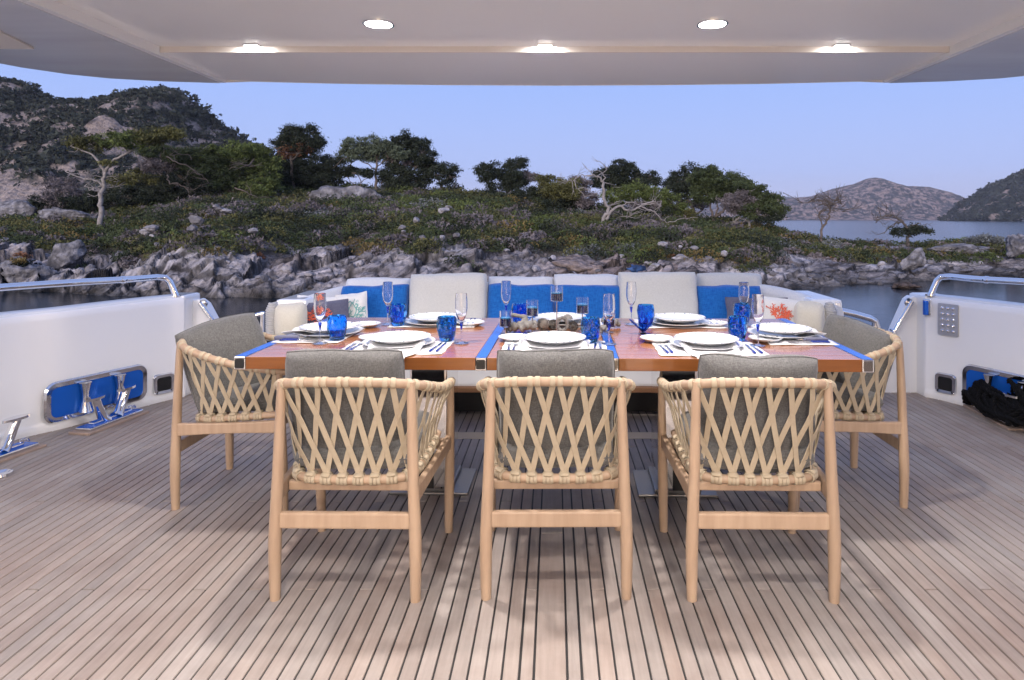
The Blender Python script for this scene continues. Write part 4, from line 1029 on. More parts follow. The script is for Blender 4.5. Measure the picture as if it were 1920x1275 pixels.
# trim bead round the whole aft edge
ed = [Vector((x, edge_y(x)+.012, HA+.004 if abs(x) < XI else HW+.014)) for x in np.concatenate([[-2.86, -2.84, -2.80, -2.76, -2.72, -2.66, -2.6, -2.53, -2.45, -2.33, -2.2, -2.05], np.linspace(-XI, XI, 31), [2.05, 2.2, 2.33, 2.45, 2.53, 2.6, 2.66, 2.72, 2.76, 2.80, 2.84, 2.86]])]
ed = [Vector((-2.96, -1.6, HW))]+[Vector((-2.96, 2.0, HW))]+ed+[Vector((2.96, 2.0, HW)), Vector((2.96, -1.6, HW))]
mb = MB(); mb.tube(ed, .009, 8); part('edge_trim', mb, mat('edge_trim', (.62, .60, .58), .35))
mb = MB(); mb.prism([(-2.94, -1.6), (2.94, -1.6), (2.94, 2.0), (2.7, 3.35), (2.1, 3.68), (0, 3.86), (-2.1, 3.68), (-2.7, 3.35), (-2.94, 2.0)], HM+.036, HM+.12); part('roof_deck', mb, M['gel'])

emi = bpy.data.materials.new('lamp_face'); emi.use_nodes = True; bb = emi.node_tree.nodes['Principled BSDF']
bb.inputs['Emission Color'].default_value = (1, .97, .92, 1); bb.inputs['Emission Strength'].default_value = 14
LAMP_W = 18.0
def lamp(x, y, h, label, size=.062, watt=LAMP_W, grp='square ceiling lamps', tilt=0):
    root = empty('ceiling_lamp', (x, y, h)); tag(root, label, 'ceiling lamp', grp)
    mb = MB(); s = size; A = rrect(s*2, s*2, s*.85, 6); B = rrect(s*2-.014, s*2-.014, s*.78, 6); n_ = len(A)
    vs = [(a, b, 0) for a, b in A]+[(a, b, -.006) for a, b in A]+[(a, b, -.006) for a, b in B]+[(a, b, -.001) for a, b in B]
    fs = [(k*n_+i, k*n_+(i+1) % n_, (k+1)*n_+(i+1) % n_, (k+1)*n_+i) for k in range(3) for i in range(n_)]
    mb.add(vs, fs); mb.build('bezel', M['chrome'], root, clean=True)
    mb = MB(); mb.add([(a, b, -.003) for a, b in B], [tuple(range(n_-1, -1, -1))]); mb.build('lens', emi, root)
    ld = bpy.data.lights.new('lamp_light', 'AREA'); ld.shape = 'SQUARE'; ld.size = s*1.6; ld.energy = watt; ld.color = (1, .91, .85); ld.spread = R(165)
    lo = bpy.data.objects.new('lamp_light', ld); C.objects.link(lo); lo.parent = root; lo.location = (0, 0, -.009); lo.rotation_euler = (tilt, 0, 0)
    return root
lamp(-.735, 2.78, HM, 'left of the two bright square lamps in the ceiling over the table')
lamp(.658, 2.78, HM, 'right of the two bright square lamps in the ceiling over the table')
for x in (-.735, .658):  # unseen lamps, added forward of the visible pair to light the deck
    for y in (1.35, -.1):
        lamp(x, y, HM, f'added square ceiling lamp {"just forward of" if y > 1 else "two rows forward of"} the {"left" if x < 0 else "right"} lamp over the table', watt=LAMP_W*.58)
for x in (-2.4, 2.4):  # unseen wing lamps, added to help light the deck
    lamp(x, .9, HW, f'added square lamp in the {"left" if x < 0 else "right"} side wing of the hardtop', watt=LAMP_W*.8)
# three slim lamps tucked at the lip, washing it with light
for x, t in ((-1.42, 'left slim lamp at the ceiling lip, over the left table end'), (-.045, 'middle slim lamp at the ceiling lip, over the table centre'), (1.345, 'right slim lamp at the ceiling lip, over the right table end')):
    root2 = empty('slim_lamp', (x, YB-.035, HM)); tag(root2, t, 'ceiling lamp', 'slim lamps along the ceiling lip')
    mb = MB(); mb.box((-.036, -.02, -.006), (.036, .02, 0), bev=.002); mb.build('bezel', M['chrome'], root2)
    mb = MB(); mb.box((-.030, -.014, -.0075), (.030, .014, -.0062)); mb.build('lens', emi, root2)
    ld = bpy.data.lights.new('lamp_light', 'AREA'); ld.shape = 'RECTANGLE'; ld.size = .06; ld.size_y = .02; ld.energy = 2.2; ld.color = (1, .93, .86)
    lo = bpy.data.objects.new('lamp_light', ld); C.objects.link(lo); lo.parent = root2; lo.location = (0, .0, -.009); lo.rotation_euler = (R(25), 0, 0)

root = empty('unseen_cabin_bulkhead', (0, -1.9, 0)); tag(root, 'unseen white cabin front added to block the afterglow, with tall dark glass doors facing the dining deck', 'cabin')  # unseen wall, added to keep the low afterglow off the deck
mb = MB()
for a, b, z0, z1 in ((-3.9, -1.9, -.06, 2.3), (1.9, 3.9, -.06, 2.3), (-1.9, 1.9, 2.05, 2.3)): mb.box((a, -.1, z0), (b, .1, z1), bev=.02)
mb.build('wall', M['gel'], root)
# the two middle doors stand slid open; unseen saloon behind, lit to brighten the ceiling
for x in (-1.42, 1.42):
    for dy in (0, .05):
        mb = MB(); mb.box((x-.47, -.02-dy, .0), (x+.47, .0-dy, 2.04), bev=.003); d_ = mb.build('glass_door', M['glass'], root)
        mb = MB(); mb.box((x-.474, -.03-dy, .0), (x-.43, .01-dy, 2.045), bev=.005); mb.box((x+.43, -.03-dy, 0), (x+.474, .01-dy, 2.045), bev=.005); mb.build('door_frame', M['chrome'], d_)
wl = mat('saloon_panelling', (.62, .50, .38), .5)
mb = MB(); mb.box((-2.9, -5.1, -.05), (2.9, -.11, 0)); mb.build('saloon_floor', mat('saloon_carpet', (.35, .31, .27), .9), root)
mb = MB(); mb.box((-2.9, -5.1, 2.12), (2.9, -.11, 2.17)); mb.build('saloon_ceiling', M['ceil'], root)
mb = MB(); mb.box((-2.95, -5.15, 0), (2.95, -5.1, 2.12)); mb.box((-2.95, -5.1, 0), (-2.9, -.11, 2.12)); mb.box((2.9, -5.1, 0), (2.95, -.11, 2.12)); mb.build('saloon_wall', wl, root)
for i_, (x, y) in enumerate(((-1.2, -3.0), (0, -3.0), (1.2, -3.0), (-1.2, -5.0), (0, -5.0), (1.2, -5.0))):  # unseen saloon lamps, added and turned up to brighten the deck ceiling
    o_ = lamp(x, y, 2.118, f'{("left", "middle", "right")[i_ % 3]} added saloon ceiling lamp in the {"row by the doors" if y > -4 else "inner row"}', watt=135, grp='added saloon ceiling lamps')
    next(c_ for c_ in o_.children if c_.type == 'LIGHT').data.color = (1, .88, .76)
# ------------------------------------------------------------------ pillows
def pillow_fn(w, h, t, p=4, q=.55, pinch=.06, seed=0, wr=.012, sag=0, corner=0):
    def f(u, v, side):
        cr = 1-corner*(u*v)**4
        x = w/2*u*(1-pinch*(1-abs(v)**2)*abs(u)**3)*cr; y = h/2*v*(1-pinch*(1-abs(u)**2)*abs(v)**3)*cr
        z = side*t/2*max(0, (1-abs(u)**p)*(1-abs(v)**p))**q
        y -= sag*(1-u*u)*max(v, 0)
        return x, y, z
    return f
def pillow(name, w, h, t, m, parent=None, seed=0, n=22, p=4, q=.55, pinch=.06, wr=.010, pipe=True, sag=0, crease=None, bend=0, corner=.04):
    f = pillow_fn(w, h, t, p, q, pinch, seed, wr, sag, corner)
    g = [math.sin(math.pi/2*k) for k in np.linspace(-1, 1, n)]
    vs, fs = [], []
    for s in (-1, 1):
        for a in g:
            for b in g: vs.append(f(b, a, s))
    V_ = np.array(vs); N = fbm(V_*7+seed*3.1, 3, seed % 50); N2 = fbm(V_*np.array([22, 5, 5])+seed, 2, seed % 37)
    z = V_[:, 2]; V_[:, 2] += np.sign(z)*(N*wr+N2*wr*.4)*np.minimum(1, np.abs(z)/(t*.25)); V_[:, 0] += N*wr*.5; V_[:, 1] += fbm(V_*6+9, 2, seed % 31)*wr*.8
    if crease is not None: V_[:, 2] -= np.sign(z)*.018*np.exp(-((V_[:, 0]-crease-V_[:, 1]*.25)/.014)**2)*np.clip(V_[:, 1]/h*2+.3, 0, 1)
    V_[:, 2] -= bend*V_[:, 0]**2
    for s in (0, 1):
        o = s*n*n
        for i in range(n-1):
            for j in range(n-1):
                a = o+i*n+j; fs.append((a, a+1, a+n+1, a+n) if s else (a, a+n, a+n+1, a+1))
    mb = MB(); mb.add([tuple(v) for v in V_], fs, True); o = mb.build(name, m, parent, clean=True)
    smooth(o.data)
    if pipe:
        loop = [f(u, -1, 1) for u in g[:-1]]+[f(1, v, 1) for v in g[:-1]]+[f(-u, 1, 1) for u in g[:-1]]+[f(-1, -v, 1) for v in g[:-1]]
        lp = np.array([(a, b, 0) for a, b, _ in loop]); N = fbm(lp*7+seed*3.1, 3, seed % 50); lp[:, 0] += N*wr*.5; lp[:, 1] += fbm(lp*6+9, 2, seed % 31)*wr*.8; lp[:, 2] -= bend*lp[:, 0]**2
        mb = MB(); mb.tube([tuple(a) for a in lp], .0035, 6, closed=True); mb.build('piping', m, o)
    o['fn'] = 0
    return o, f

# ------------------------------------------------------------------ rope armchair
def arc_resample(pts, n):
    pts = [Vector(p) for p in pts]; d = [0]
    for a, b in zip(pts[:-1], pts[1:]): d.append(d[-1]+(b-a).length)
    out = []
    def at(s):
        s = s*d[-1]; i = max(0, min(len(d)-2, int(np.searchsorted(d, s))-1)); k = (s-d[i])/max(1e-9, d[i+1]-d[i]); return pts[i].lerp(pts[i+1], k)
    return at
rail_ctl = [(-.285, .275, .640), (-.288, .17, .652), (-.287, .02, .675), (-.278, -.12, .712), (-.245, -.225, .745), (-.16, -.268, .762), (0, -.278, .766),
            (.16, -.268, .762), (.245, -.225, .745), (.278, -.12, .712), (.287, .02, .675), (.288, .17, .652), (.285, .275, .640)]
ring_ctl = [(-.232, .215, .432), (-.233, .10, .425), (-.23, -.02, .415), (-.222, -.11, .407), (-.195, -.172, .402), (-.12, -.192, .398), (0, -.197, .397),
            (.12, -.192, .398), (.195, -.172, .402), (.222, -.11, .407), (.23, -.02, .415), (.233, .10, .425), (.232, .215, .432)]
railp = spline(rail_ctl, 6); ringp = spline(ring_ctl, 6); RA, RI = arc_resample(railp, 0), arc_resample(ringp, 0)
NT = 19
def band_mesh(name, r, w, t, n=14):
    mb = MB(); vs = []; prof_ = [(r, -w/2), (r+t*.8, -w*.46), (r+t, -w*.3), (r+t, w*.3), (r+t*.8, w*.46), (r, w/2)]
    mb.lathe(prof_, n); return smooth(mb.mesh(name))
wrap_me = band_mesh('strap_wrap', .0165, .018, .0032); wrap_me.materials.append(M['strap'])
mbk = MB()
for a in (-.0135, 0, .0135):
    mbk.lathe([(.0165, -.0062+a), (.0198, -.0060+a), (.0208, -.003+a), (.0208, .003+a), (.0198, .0060+a), (.0165, .0062+a)], 14)
mbk.lathe([(.0165, -.016), (.0205, -.014), (.0215, 0), (.0205, .014), (.0165, .016)], 14, Matrix.Translation((.0165, 0, 0)) @ Matrix.Scale(.42, 4, (1, 0, 0)))
knot_me = smooth(mbk.mesh('strap_knot')); knot_me.materials.append(M['strap'])
def orient(o, p, t, up=Vector((0, 0, 1))):
    t = t.normalized(); x = (up-t*up.dot(t)).normalized(); y = t.cross(x)
    o.matrix_basis = Matrix(((x.x, y.x, t.x, p.x), (x.y, y.y, t.y, p.y), (x.z, y.z, t.z, p.z), (0, 0, 0, 1)))
def tang(A, s): return (A(min(1, s+.01))-A(max(0, s-.01))).normalized()

def make_chair(label):
    root = empty('rope_armchair'); tag(root, label, 'armchair', 'rope armchairs round the dining table'); W = M['chairwood']
    def leg(pts, rr, nm='leg'):
        mb = MB(); sp = spline(pts, 5); n = len(sp); r_ = np.interp(np.linspace(0, 1, n), [0, .02, .06, .35, .75, .97, 1], rr)
        mb.tube(sp, list(r_), 16); mb.build(nm, W, root); 
    for s in (-1, 1):
        leg([(s*.247, -.260, .0), (s*.247, -.262, .2), (s*.238, -.258, .45), (s*.229, -.250, .762)], [.0175, .0195, .0195, .0225, .019, .0155, .0135])
        leg([(s*.272, .255, .0), (s*.276, .250, .2), (s*.280, .245, .4), (s*.284, .238, .642)], [.0165, .0185, .0185, .021, .018, .0145, .013])
        mb = MB(); mb.tube([(s*.247, -.262, 0), (s*.247, -.262, -.004)], .0165, 12); 
        # side apron, tapering, dished where the ring sits
        mb = MB(); a = Vector((s*.243, -.256, .365)); b = Vector((s*.276, .248, .392)); m_ = 8; vs = []
        for i in range(m_+1):
            k = i/m_; c = a.lerp(b, k); hh = .030-.006*math.sin(k*math.pi); ww = .0125
            vs += [c+Vector((-ww, 0, -hh)), c+Vector((ww, 0, -hh)), c+Vector((ww, 0, hh)), c+Vector((-ww, 0, hh))]
        fs = [(i*4+k, i*4+(k+1) % 4, i*4+4+(k+1) % 4, i*4+4+k) for i in range(m_) for k in range(4)]
        mb.add(vs, fs); o = mb.build('side_rail', W, root, clean=True); bv = o.modifiers.new('bevel', 'BEVEL'); bv.width = .006; bv.segments = 3
    mb = MB(); mb.box((-.232, -.186, .352), (.232, -.162, .386), bev=.006); mb.build('rear_rail', W, root)
    mb = MB(); mb.box((-.258, .20, .370), (.258, .224, .412), bev=.006); mb.build('front_rail', W, root)
    mb = MB(); mb.box((-.232, -.272, .252), (.232, -.248, .308), bev=.007); mb.build('stretcher', W, root)
    mb = MB(); mb.tube(railp, [.012]+[.0165]*(len(railp)-2)+[.012], 14); mb.build('top_rail', W, root)
    mb = MB(); mb.tube(ringp, .0165, 12); mb.build('seat_ring', W, root)
    # straps
    top = lambda i: .02+.96*(i+.5)/NT
    bot = lambda j: .03+.94*j/NT
    for i in range(NT):
        for s in (-1, 1):
            sT = top(i)+s*.0085; o = link('strap_wrap', wrap_me, None, root); orient(o, RA(sT), tang(RA, sT))
            j = i+.5+s*1.5
            if j < 0 or j > NT: j = min(max(j, .3), NT-.3)
            sB = bot(j); p0 = RA(sT)+Vector((0, 0, -.017)); p1 = RI(sB)+Vector((0, 0, .018))
            out0 = Vector((p0.x, p0.y+.05, 0)).normalized(); pts, nn = [], []
            m_ = 10
            for k in range(m_+1):
                u = k/m_; sM = sT*(1-u)+sB*u; a = RA(sM); b = RI(sM)
                # follow the woven shell rather than a straight chord
                q = Vector((a.x*(1-u)+b.x*u, a.y*(1-u)+b.y*u, p0.z*(1-u)+p1.z*u))
                nrm = tang(RA, sM).cross(Vector((0, 0, 1))); nrm = nrm if nrm.dot(Vector((q.x, q.y+.05, 0))) > 0 else -nrm
                wv = math.sin(u*math.pi*4.0)*s*.0022*(0 < k < m_)
                ch = p0.lerp(p1, u); q = ch+nrm*(q-ch).dot(nrm)
                q = q+nrm*(wv+.002*s-.008*math.sin(u*math.pi)); pts.append(q); nn.append(nrm)
            mb = MB(); mb.ribbon(pts, nn, .0205, .0038); mb.build('strap', M['strap'], root)
    for j in range(1, NT):
        sB = bot(j); o = link('strap_knot', knot_me, None, root); orient(o, RI(sB), tang(RI, sB))
    # seat cushion
    so, _ = pillow('seat_cushion', .43, .45, .10, M['tweed'], root, seed=3, p=8, q=.33, pinch=.01, wr=.004)
    so.location = (0, .03, .475); so.rotation_euler = (R(2), 0, 0)
    return root
chair0 = make_chair('rope armchair at the left end of the near side of the table, angled arms showing on its right')
def set_chair(x, y, rz, label, c=None):
    c = c or copy_tree(chair0); c.location = (x, y, 0); c.rotation_euler = (0, 0, rz); c['label'] = label; return c
CH = [set_chair(-.729, 2.595, R(-1.0), 'rope armchair on the near side of the table, left of the three seen from behind', chair0),
      set_chair(.004, 2.607, R(.4), 'rope armchair on the near side of the table, middle of the three seen from behind'),
      set_chair(.733, 2.590, R(-1.2), 'rope armchair on the near side of the table, right of the three seen from behind'),
      set_chair(-1.480, 3.31, R(-91), 'rope armchair at the left head of the table with its pillow tilted up'),
      set_chair(1.352, 3.33, R(91), 'rope armchair at the right head of the table before the studded bulwark plate')]
def back_pillow(c, loc, rot, w, h, t, seed, crease=None, p=6, q=.42, bend=.95):
    o, _ = pillow('back_cushion', w, h, t, M['tweed'], c, seed=seed, n=26, p=p, q=q, pinch=.02, wr=.017, crease=crease, bend=bend, sag=-.018 if bend > .5 else -.01, corner=.035)
    o.location = loc; o.rotation_euler = rot
back_pillow(CH[0], (-.045, -.136, .628), (R(101), 0, R(1)), .44, .45, .14, 11)
back_pillow(CH[1], (.0, -.138, .622), (R(101), 0, R(0)), .44, .45, .14, 12, crease=-.04)
back_pillow(CH[2], (.02, -.138, .604), (R(101), 0, R(-1)), .44, .44, .14, 13)
back_pillow(CH[3], (.03, -.128, .632), (R(107), R(10), R(-36)), .40, .40, .15, 14, p=5, q=.5, bend=.25)
back_pillow(CH[4], (.03, -.150, .608), (R(107), R(-7), R(26)), .41, .40, .15, 15, p=5, q=.5, crease=.02, bend=.3)

# ------------------------------------------------------------------ table
TR = R(-1.3); TC = Vector((-.005, 3.36, 0)); TH = .75
table = empty('dining_table', TC, TR); tag(table, 'long varnished wooden table with blue-topped steel bands across it', 'table')
HXL, HYT = 1.34, .565
bands = [(-1.34, -1.292), (-.315, -.268), (.240, .286), (1.294, 1.341)]
leaves = [(-1.291, -.316), (-.267, .239), (.287, 1.293)]
for a, b in leaves:
    mb = MB(); mb.box((a, -HYT, TH-.052), (b, HYT, TH), bev=.002); o = mb.build('table_leaf', M['tabletop'], table); o.data.materials.append(M['tableedge'])
    for pl in o.data.polygons:
        if abs(pl.normal.z) < .5: pl.material_index = 1
    mb = MB()
    for k in range(1, 14):
        y = -HYT+k*2*HYT/14; mb.box((a+.004, y-.0009, TH-.0002), (b-.004, y+.0009, TH+.0003))
    mb.build('inlay_line', mat('inlay', (.20, .05, .02), .3), o)
for k, (a, b) in enumerate(bands):
    mb = MB(); mb.box((a+.0005, -HYT-.003, TH-.054), (b-.0005, HYT+.003, TH+.001), bev=.003); o = mb.build('steel_band', M['chrome'], table)
    mb = MB(); mb.box((a+.002, -HYT+.0, TH+.0011), (b-.002, HYT, TH+.0018)); mb.build('band_reflection', M['bluereflect'], o)  # blue sheet paints the sky's reflection on the band top
    mb = MB(); mb.prism(rrect(b-a-.008, .040, .006, 3), 0, .002, Matrix.Translation(((a+b)/2-.001, -HYT-.0031, TH-.0275)) @ Matrix.Rotation(R(90), 4, 'X')); mb.build('end_cap', M['black'] if k < 2 else mat('dull_cap', (.25, .22, .19), .25, .9), o)
for x in (-.93, -.42, .42, .93):
    mb = MB(); mb.tube([(x, -.36, TH-.055), (x, -.36, TH-.075)], .012, 12); mb.build('peg', M['brass'], table)
mb = MB(); mb.box((-1.22, -.36, TH-.10), (1.22, .36, TH-.056), bev=.004); mb.build('underframe', mat('underframe', (.06, .06, .07), .5), table)
for x in (-.60, .60):
    mb = MB(); mb.box((x-.09, -.17, .035), (x+.09, .17, TH-.101), bev=.012); col_ = mb.build('pedestal', M['chrome'], table)
    mb = MB(); mb.box((x-.19, -.16, .0), (x+.19, .16, .014), bev=.004); mb.box((x-.11, -.15, .014), (x+.11, .15, .035), bev=.004); mb.build('foot_plate', mat('satin_foot', (.22, .22, .23), .35, .9), col_)
    mb = MB(); mb.box((x-.088+(.06 if x > 0 else -.02), -.1735, .04), (x+.088+(.02 if x > 0 else -.06), -.1705, .30)); mb.build('black_facing', M['black'], col_)

def TP(x, y, z=TH):
    """table-top point seen at pixel (x, y) if it lies at height z"""
    Z = (EYE-z)*FPX/(y-CY); return Vector(((x-CX)/FPX*Z, Z, z))

# ------------------------------------------------------------------ tableware
def lathe_mesh(name, prof_, n=40):
    mb = MB(); mb.lathe(prof_, n); me = mb.mesh(name)
    bm = bmesh.new(); bm.from_mesh(me); bmesh.ops.remove_doubles(bm, verts=bm.verts[:], dist=1e-5); bmesh.ops.recalc_face_normals(bm, faces=bm.faces[:]); bm.to_mesh(me); bm.free()
    return smooth(me)
plate_me = lathe_mesh('dinner_plate', [(0, .004), (.085, .004), (.098, .008), (.140, .020), (.144, .022), (.144, .0195), (.10, .003), (.085, 0), (0, 0)], 56)
chg_me = lathe_mesh('charger_plate', [(0, .004), (.10, .004), (.115, .007), (.160, .017), (.164, .018), (.164, .0155), (.118, .002), (.10, 0), (0, 0)], 56)
side_me = lathe_mesh('side_plate', [(0, .004), (.048, .004), (.058, .007), (.076, .0155), (.079, .0165), (.079, .0145), (.060, .002), (.048, 0), (0, 0)], 40)
for me_, m_ in ((plate_me, 'plate'), (chg_me, 'porcelain'), (side_me, 'sideplate')): me_.materials.append(M[m_])

def tumbler_mesh():
    """thick glass with chiselled flutes: faceted outside, round inside"""
    n = 18; mb = MB(); prof_ = [(.025, 0), (.033, .004), (.040, .030), (.046, .060), (.0465, .085), (.0435, .108), (.0415, .116)]
    vs = []; rr = np.random.default_rng(3); m = len(prof_)
    for i, (r, z) in enumerate(prof_):
        for k in range(n):
            g = 2*math.pi*(k+(i % 2)*.5)/n; q = r*(1+(.0 if i in (0, m-1) else rr.uniform(-.045, .045))); vs.append((q*math.cos(g), q*math.sin(g), z))
    fs = []
    for i in range(m-1):
        for k in range(n):
            l = (k+1) % n; a, b, c, d = i*n+k, i*n+l, (i+1)*n+l, (i+1)*n+k
            if i % 2 == 0: fs += [(a, b, d), (b, c, d)]
            else: fs += [(a, b, c), (a, c, d)]
    fs.append(tuple(range(n-1, -1, -1)))
    inner = [(.0385, .116), (.0395, .105), (.041, .08), (.038, .05), (.030, .022), (.012, .016)]
    o = len(vs)
    for i, (r, z) in enumerate(inner):
        for k in range(n): g = 2*math.pi*(k+.5*((m-1) % 2))/n; vs.append((r*math.cos(g), r*math.sin(g), z))
    for k in range(n): l = (k+1) % n; fs.append(((m-1)*n+k, (m-1)*n+l, o+l, o+k))
    for i in range(len(inner)-1):
        for k in range(n): l = (k+1) % n; fs.append((o+i*n+k, o+i*n+l, o+(i+1)*n+l, o+(i+1)*n+k))
    fs.append(tuple(o+(len(inner)-1)*n+k for k in range(n)))
    mb.add(vs, fs); me = mb.mesh('blue_tumbler'); me.materials.append(M['blueglass']); return me
tumbler_me = tumbler_mesh()
bowl_me = lathe_mesh('bowl', [(0, .098), (.006, .100), (.014, .108), (.024, .130), (.0285, .160), (.0285, .190), (.0255, .2315), (.0245, .232), (.0244, .2315), (.0273, .190), (.0273, .160), (.0228, .131), (.012, .111), (.004, .106), (0, .106)], 28); bowl_me.materials.append(M['glass'])
stem_me = lathe_mesh('stem', [(0, .004), (.004, .006), (.0032, .03), (.0034, .055), (.0036, .0595), (0, .0597)], 16); stem_me.materials.append(M['glass'])
drop_me = lathe_mesh('drop', [(0, .060), (.0036, .066), (.0060, .080), (.0082, .0925), (.0070, .0962), (0, .0965)], 16); drop_me.materials.append(M['bluestem'])
foot_me = lathe_mesh('foot', [(0, 0), (.034, 0), (.035, .001), (.02, .003), (.006, .006), (0, .0065)], 28); foot_me.materials.append(M['glass'])

def fork_parts(par):
    mb = MB(); mb.tube([(0, -.105, .006), (0, -.10, .006), (0, -.06, .007), (0, -.018, .006)], [.003, .0065, .0055, .0045], 10, squash=.6, up=(0, 0, 1)); mb.build('handle', M['bluehandle'], par)
    mb = MB(); mb.tube([(0, -.018, .006), (0, -.006, .006), (0, .02, .0055), (0, .05, .005)], [.006, .0055, .003, .0035], 8, squash=.6, up=(0, 0, 1))
    for k in (-1, 0, 1): mb.tube([(0, .045, .005), (k*.007, .055, .004), (k*.007, .07, .003), (k*.0065, .092, .006)], [.003, .0023, .002, .0012], 6)
    mb.tube([(-.007, .056, .004), (.007, .056, .004)], .003, 6); mb.build('tines', M['steel2'], par)
def knife_parts(par):
    mb = MB(); mb.tube([(0, -.105, .006), (0, -.10, .006), (0, -.06, .007), (0, -.018, .006)], [.003, .0065, .0055, .0045], 10, squash=.6, up=(0, 0, 1)); mb.build('handle', M['bluehandle'], par)
    mb = MB(); mb.tube([(0, -.018, .006), (0, -.006, .006), (0, .0, .005)], [.006, .0055, .004], 8, squash=.6, up=(0, 0, 1))
    mb.prism([(-.006, 0), (.004, 0), (.006, .03), (.006, .08), (.002, .105), (-.005, .11), (-.006, .05)], .0035, .0055); mb.build('blade', M['steel2'], par)
fork0 = empty('fork'); fork_parts(fork0); knife0 = empty('knife'); knife_parts(knife0)
used = {'fork': False, 'knife': False}
def place(src, key, loc, rz, label, cat, grp):
    if not used[key]: o = src; used[key] = True
    else: o = copy_tree(src)
    o.location = loc; o.rotation_euler = (0, 0, rz); return tag(o, label, cat, grp)

def cloth_sheet(name, fn, nu, nv, m, thick=.0015):
    vs = [fn(u, v) for v in np.linspace(0, 1, nv) for u in np.linspace(0, 1, nu)]
    fs = [(i*nu+j, i*nu+j+1, (i+1)*nu+j+1, (i+1)*nu+j) for i in range(nv-1) for j in range(nu-1)]
    mb = MB(); mb.add(vs, fs, True); o = mb.build(name, m); s = o.modifiers.new('thickness', 'SOLIDIFY'); s.thickness = thick; s.offset = 1; return o

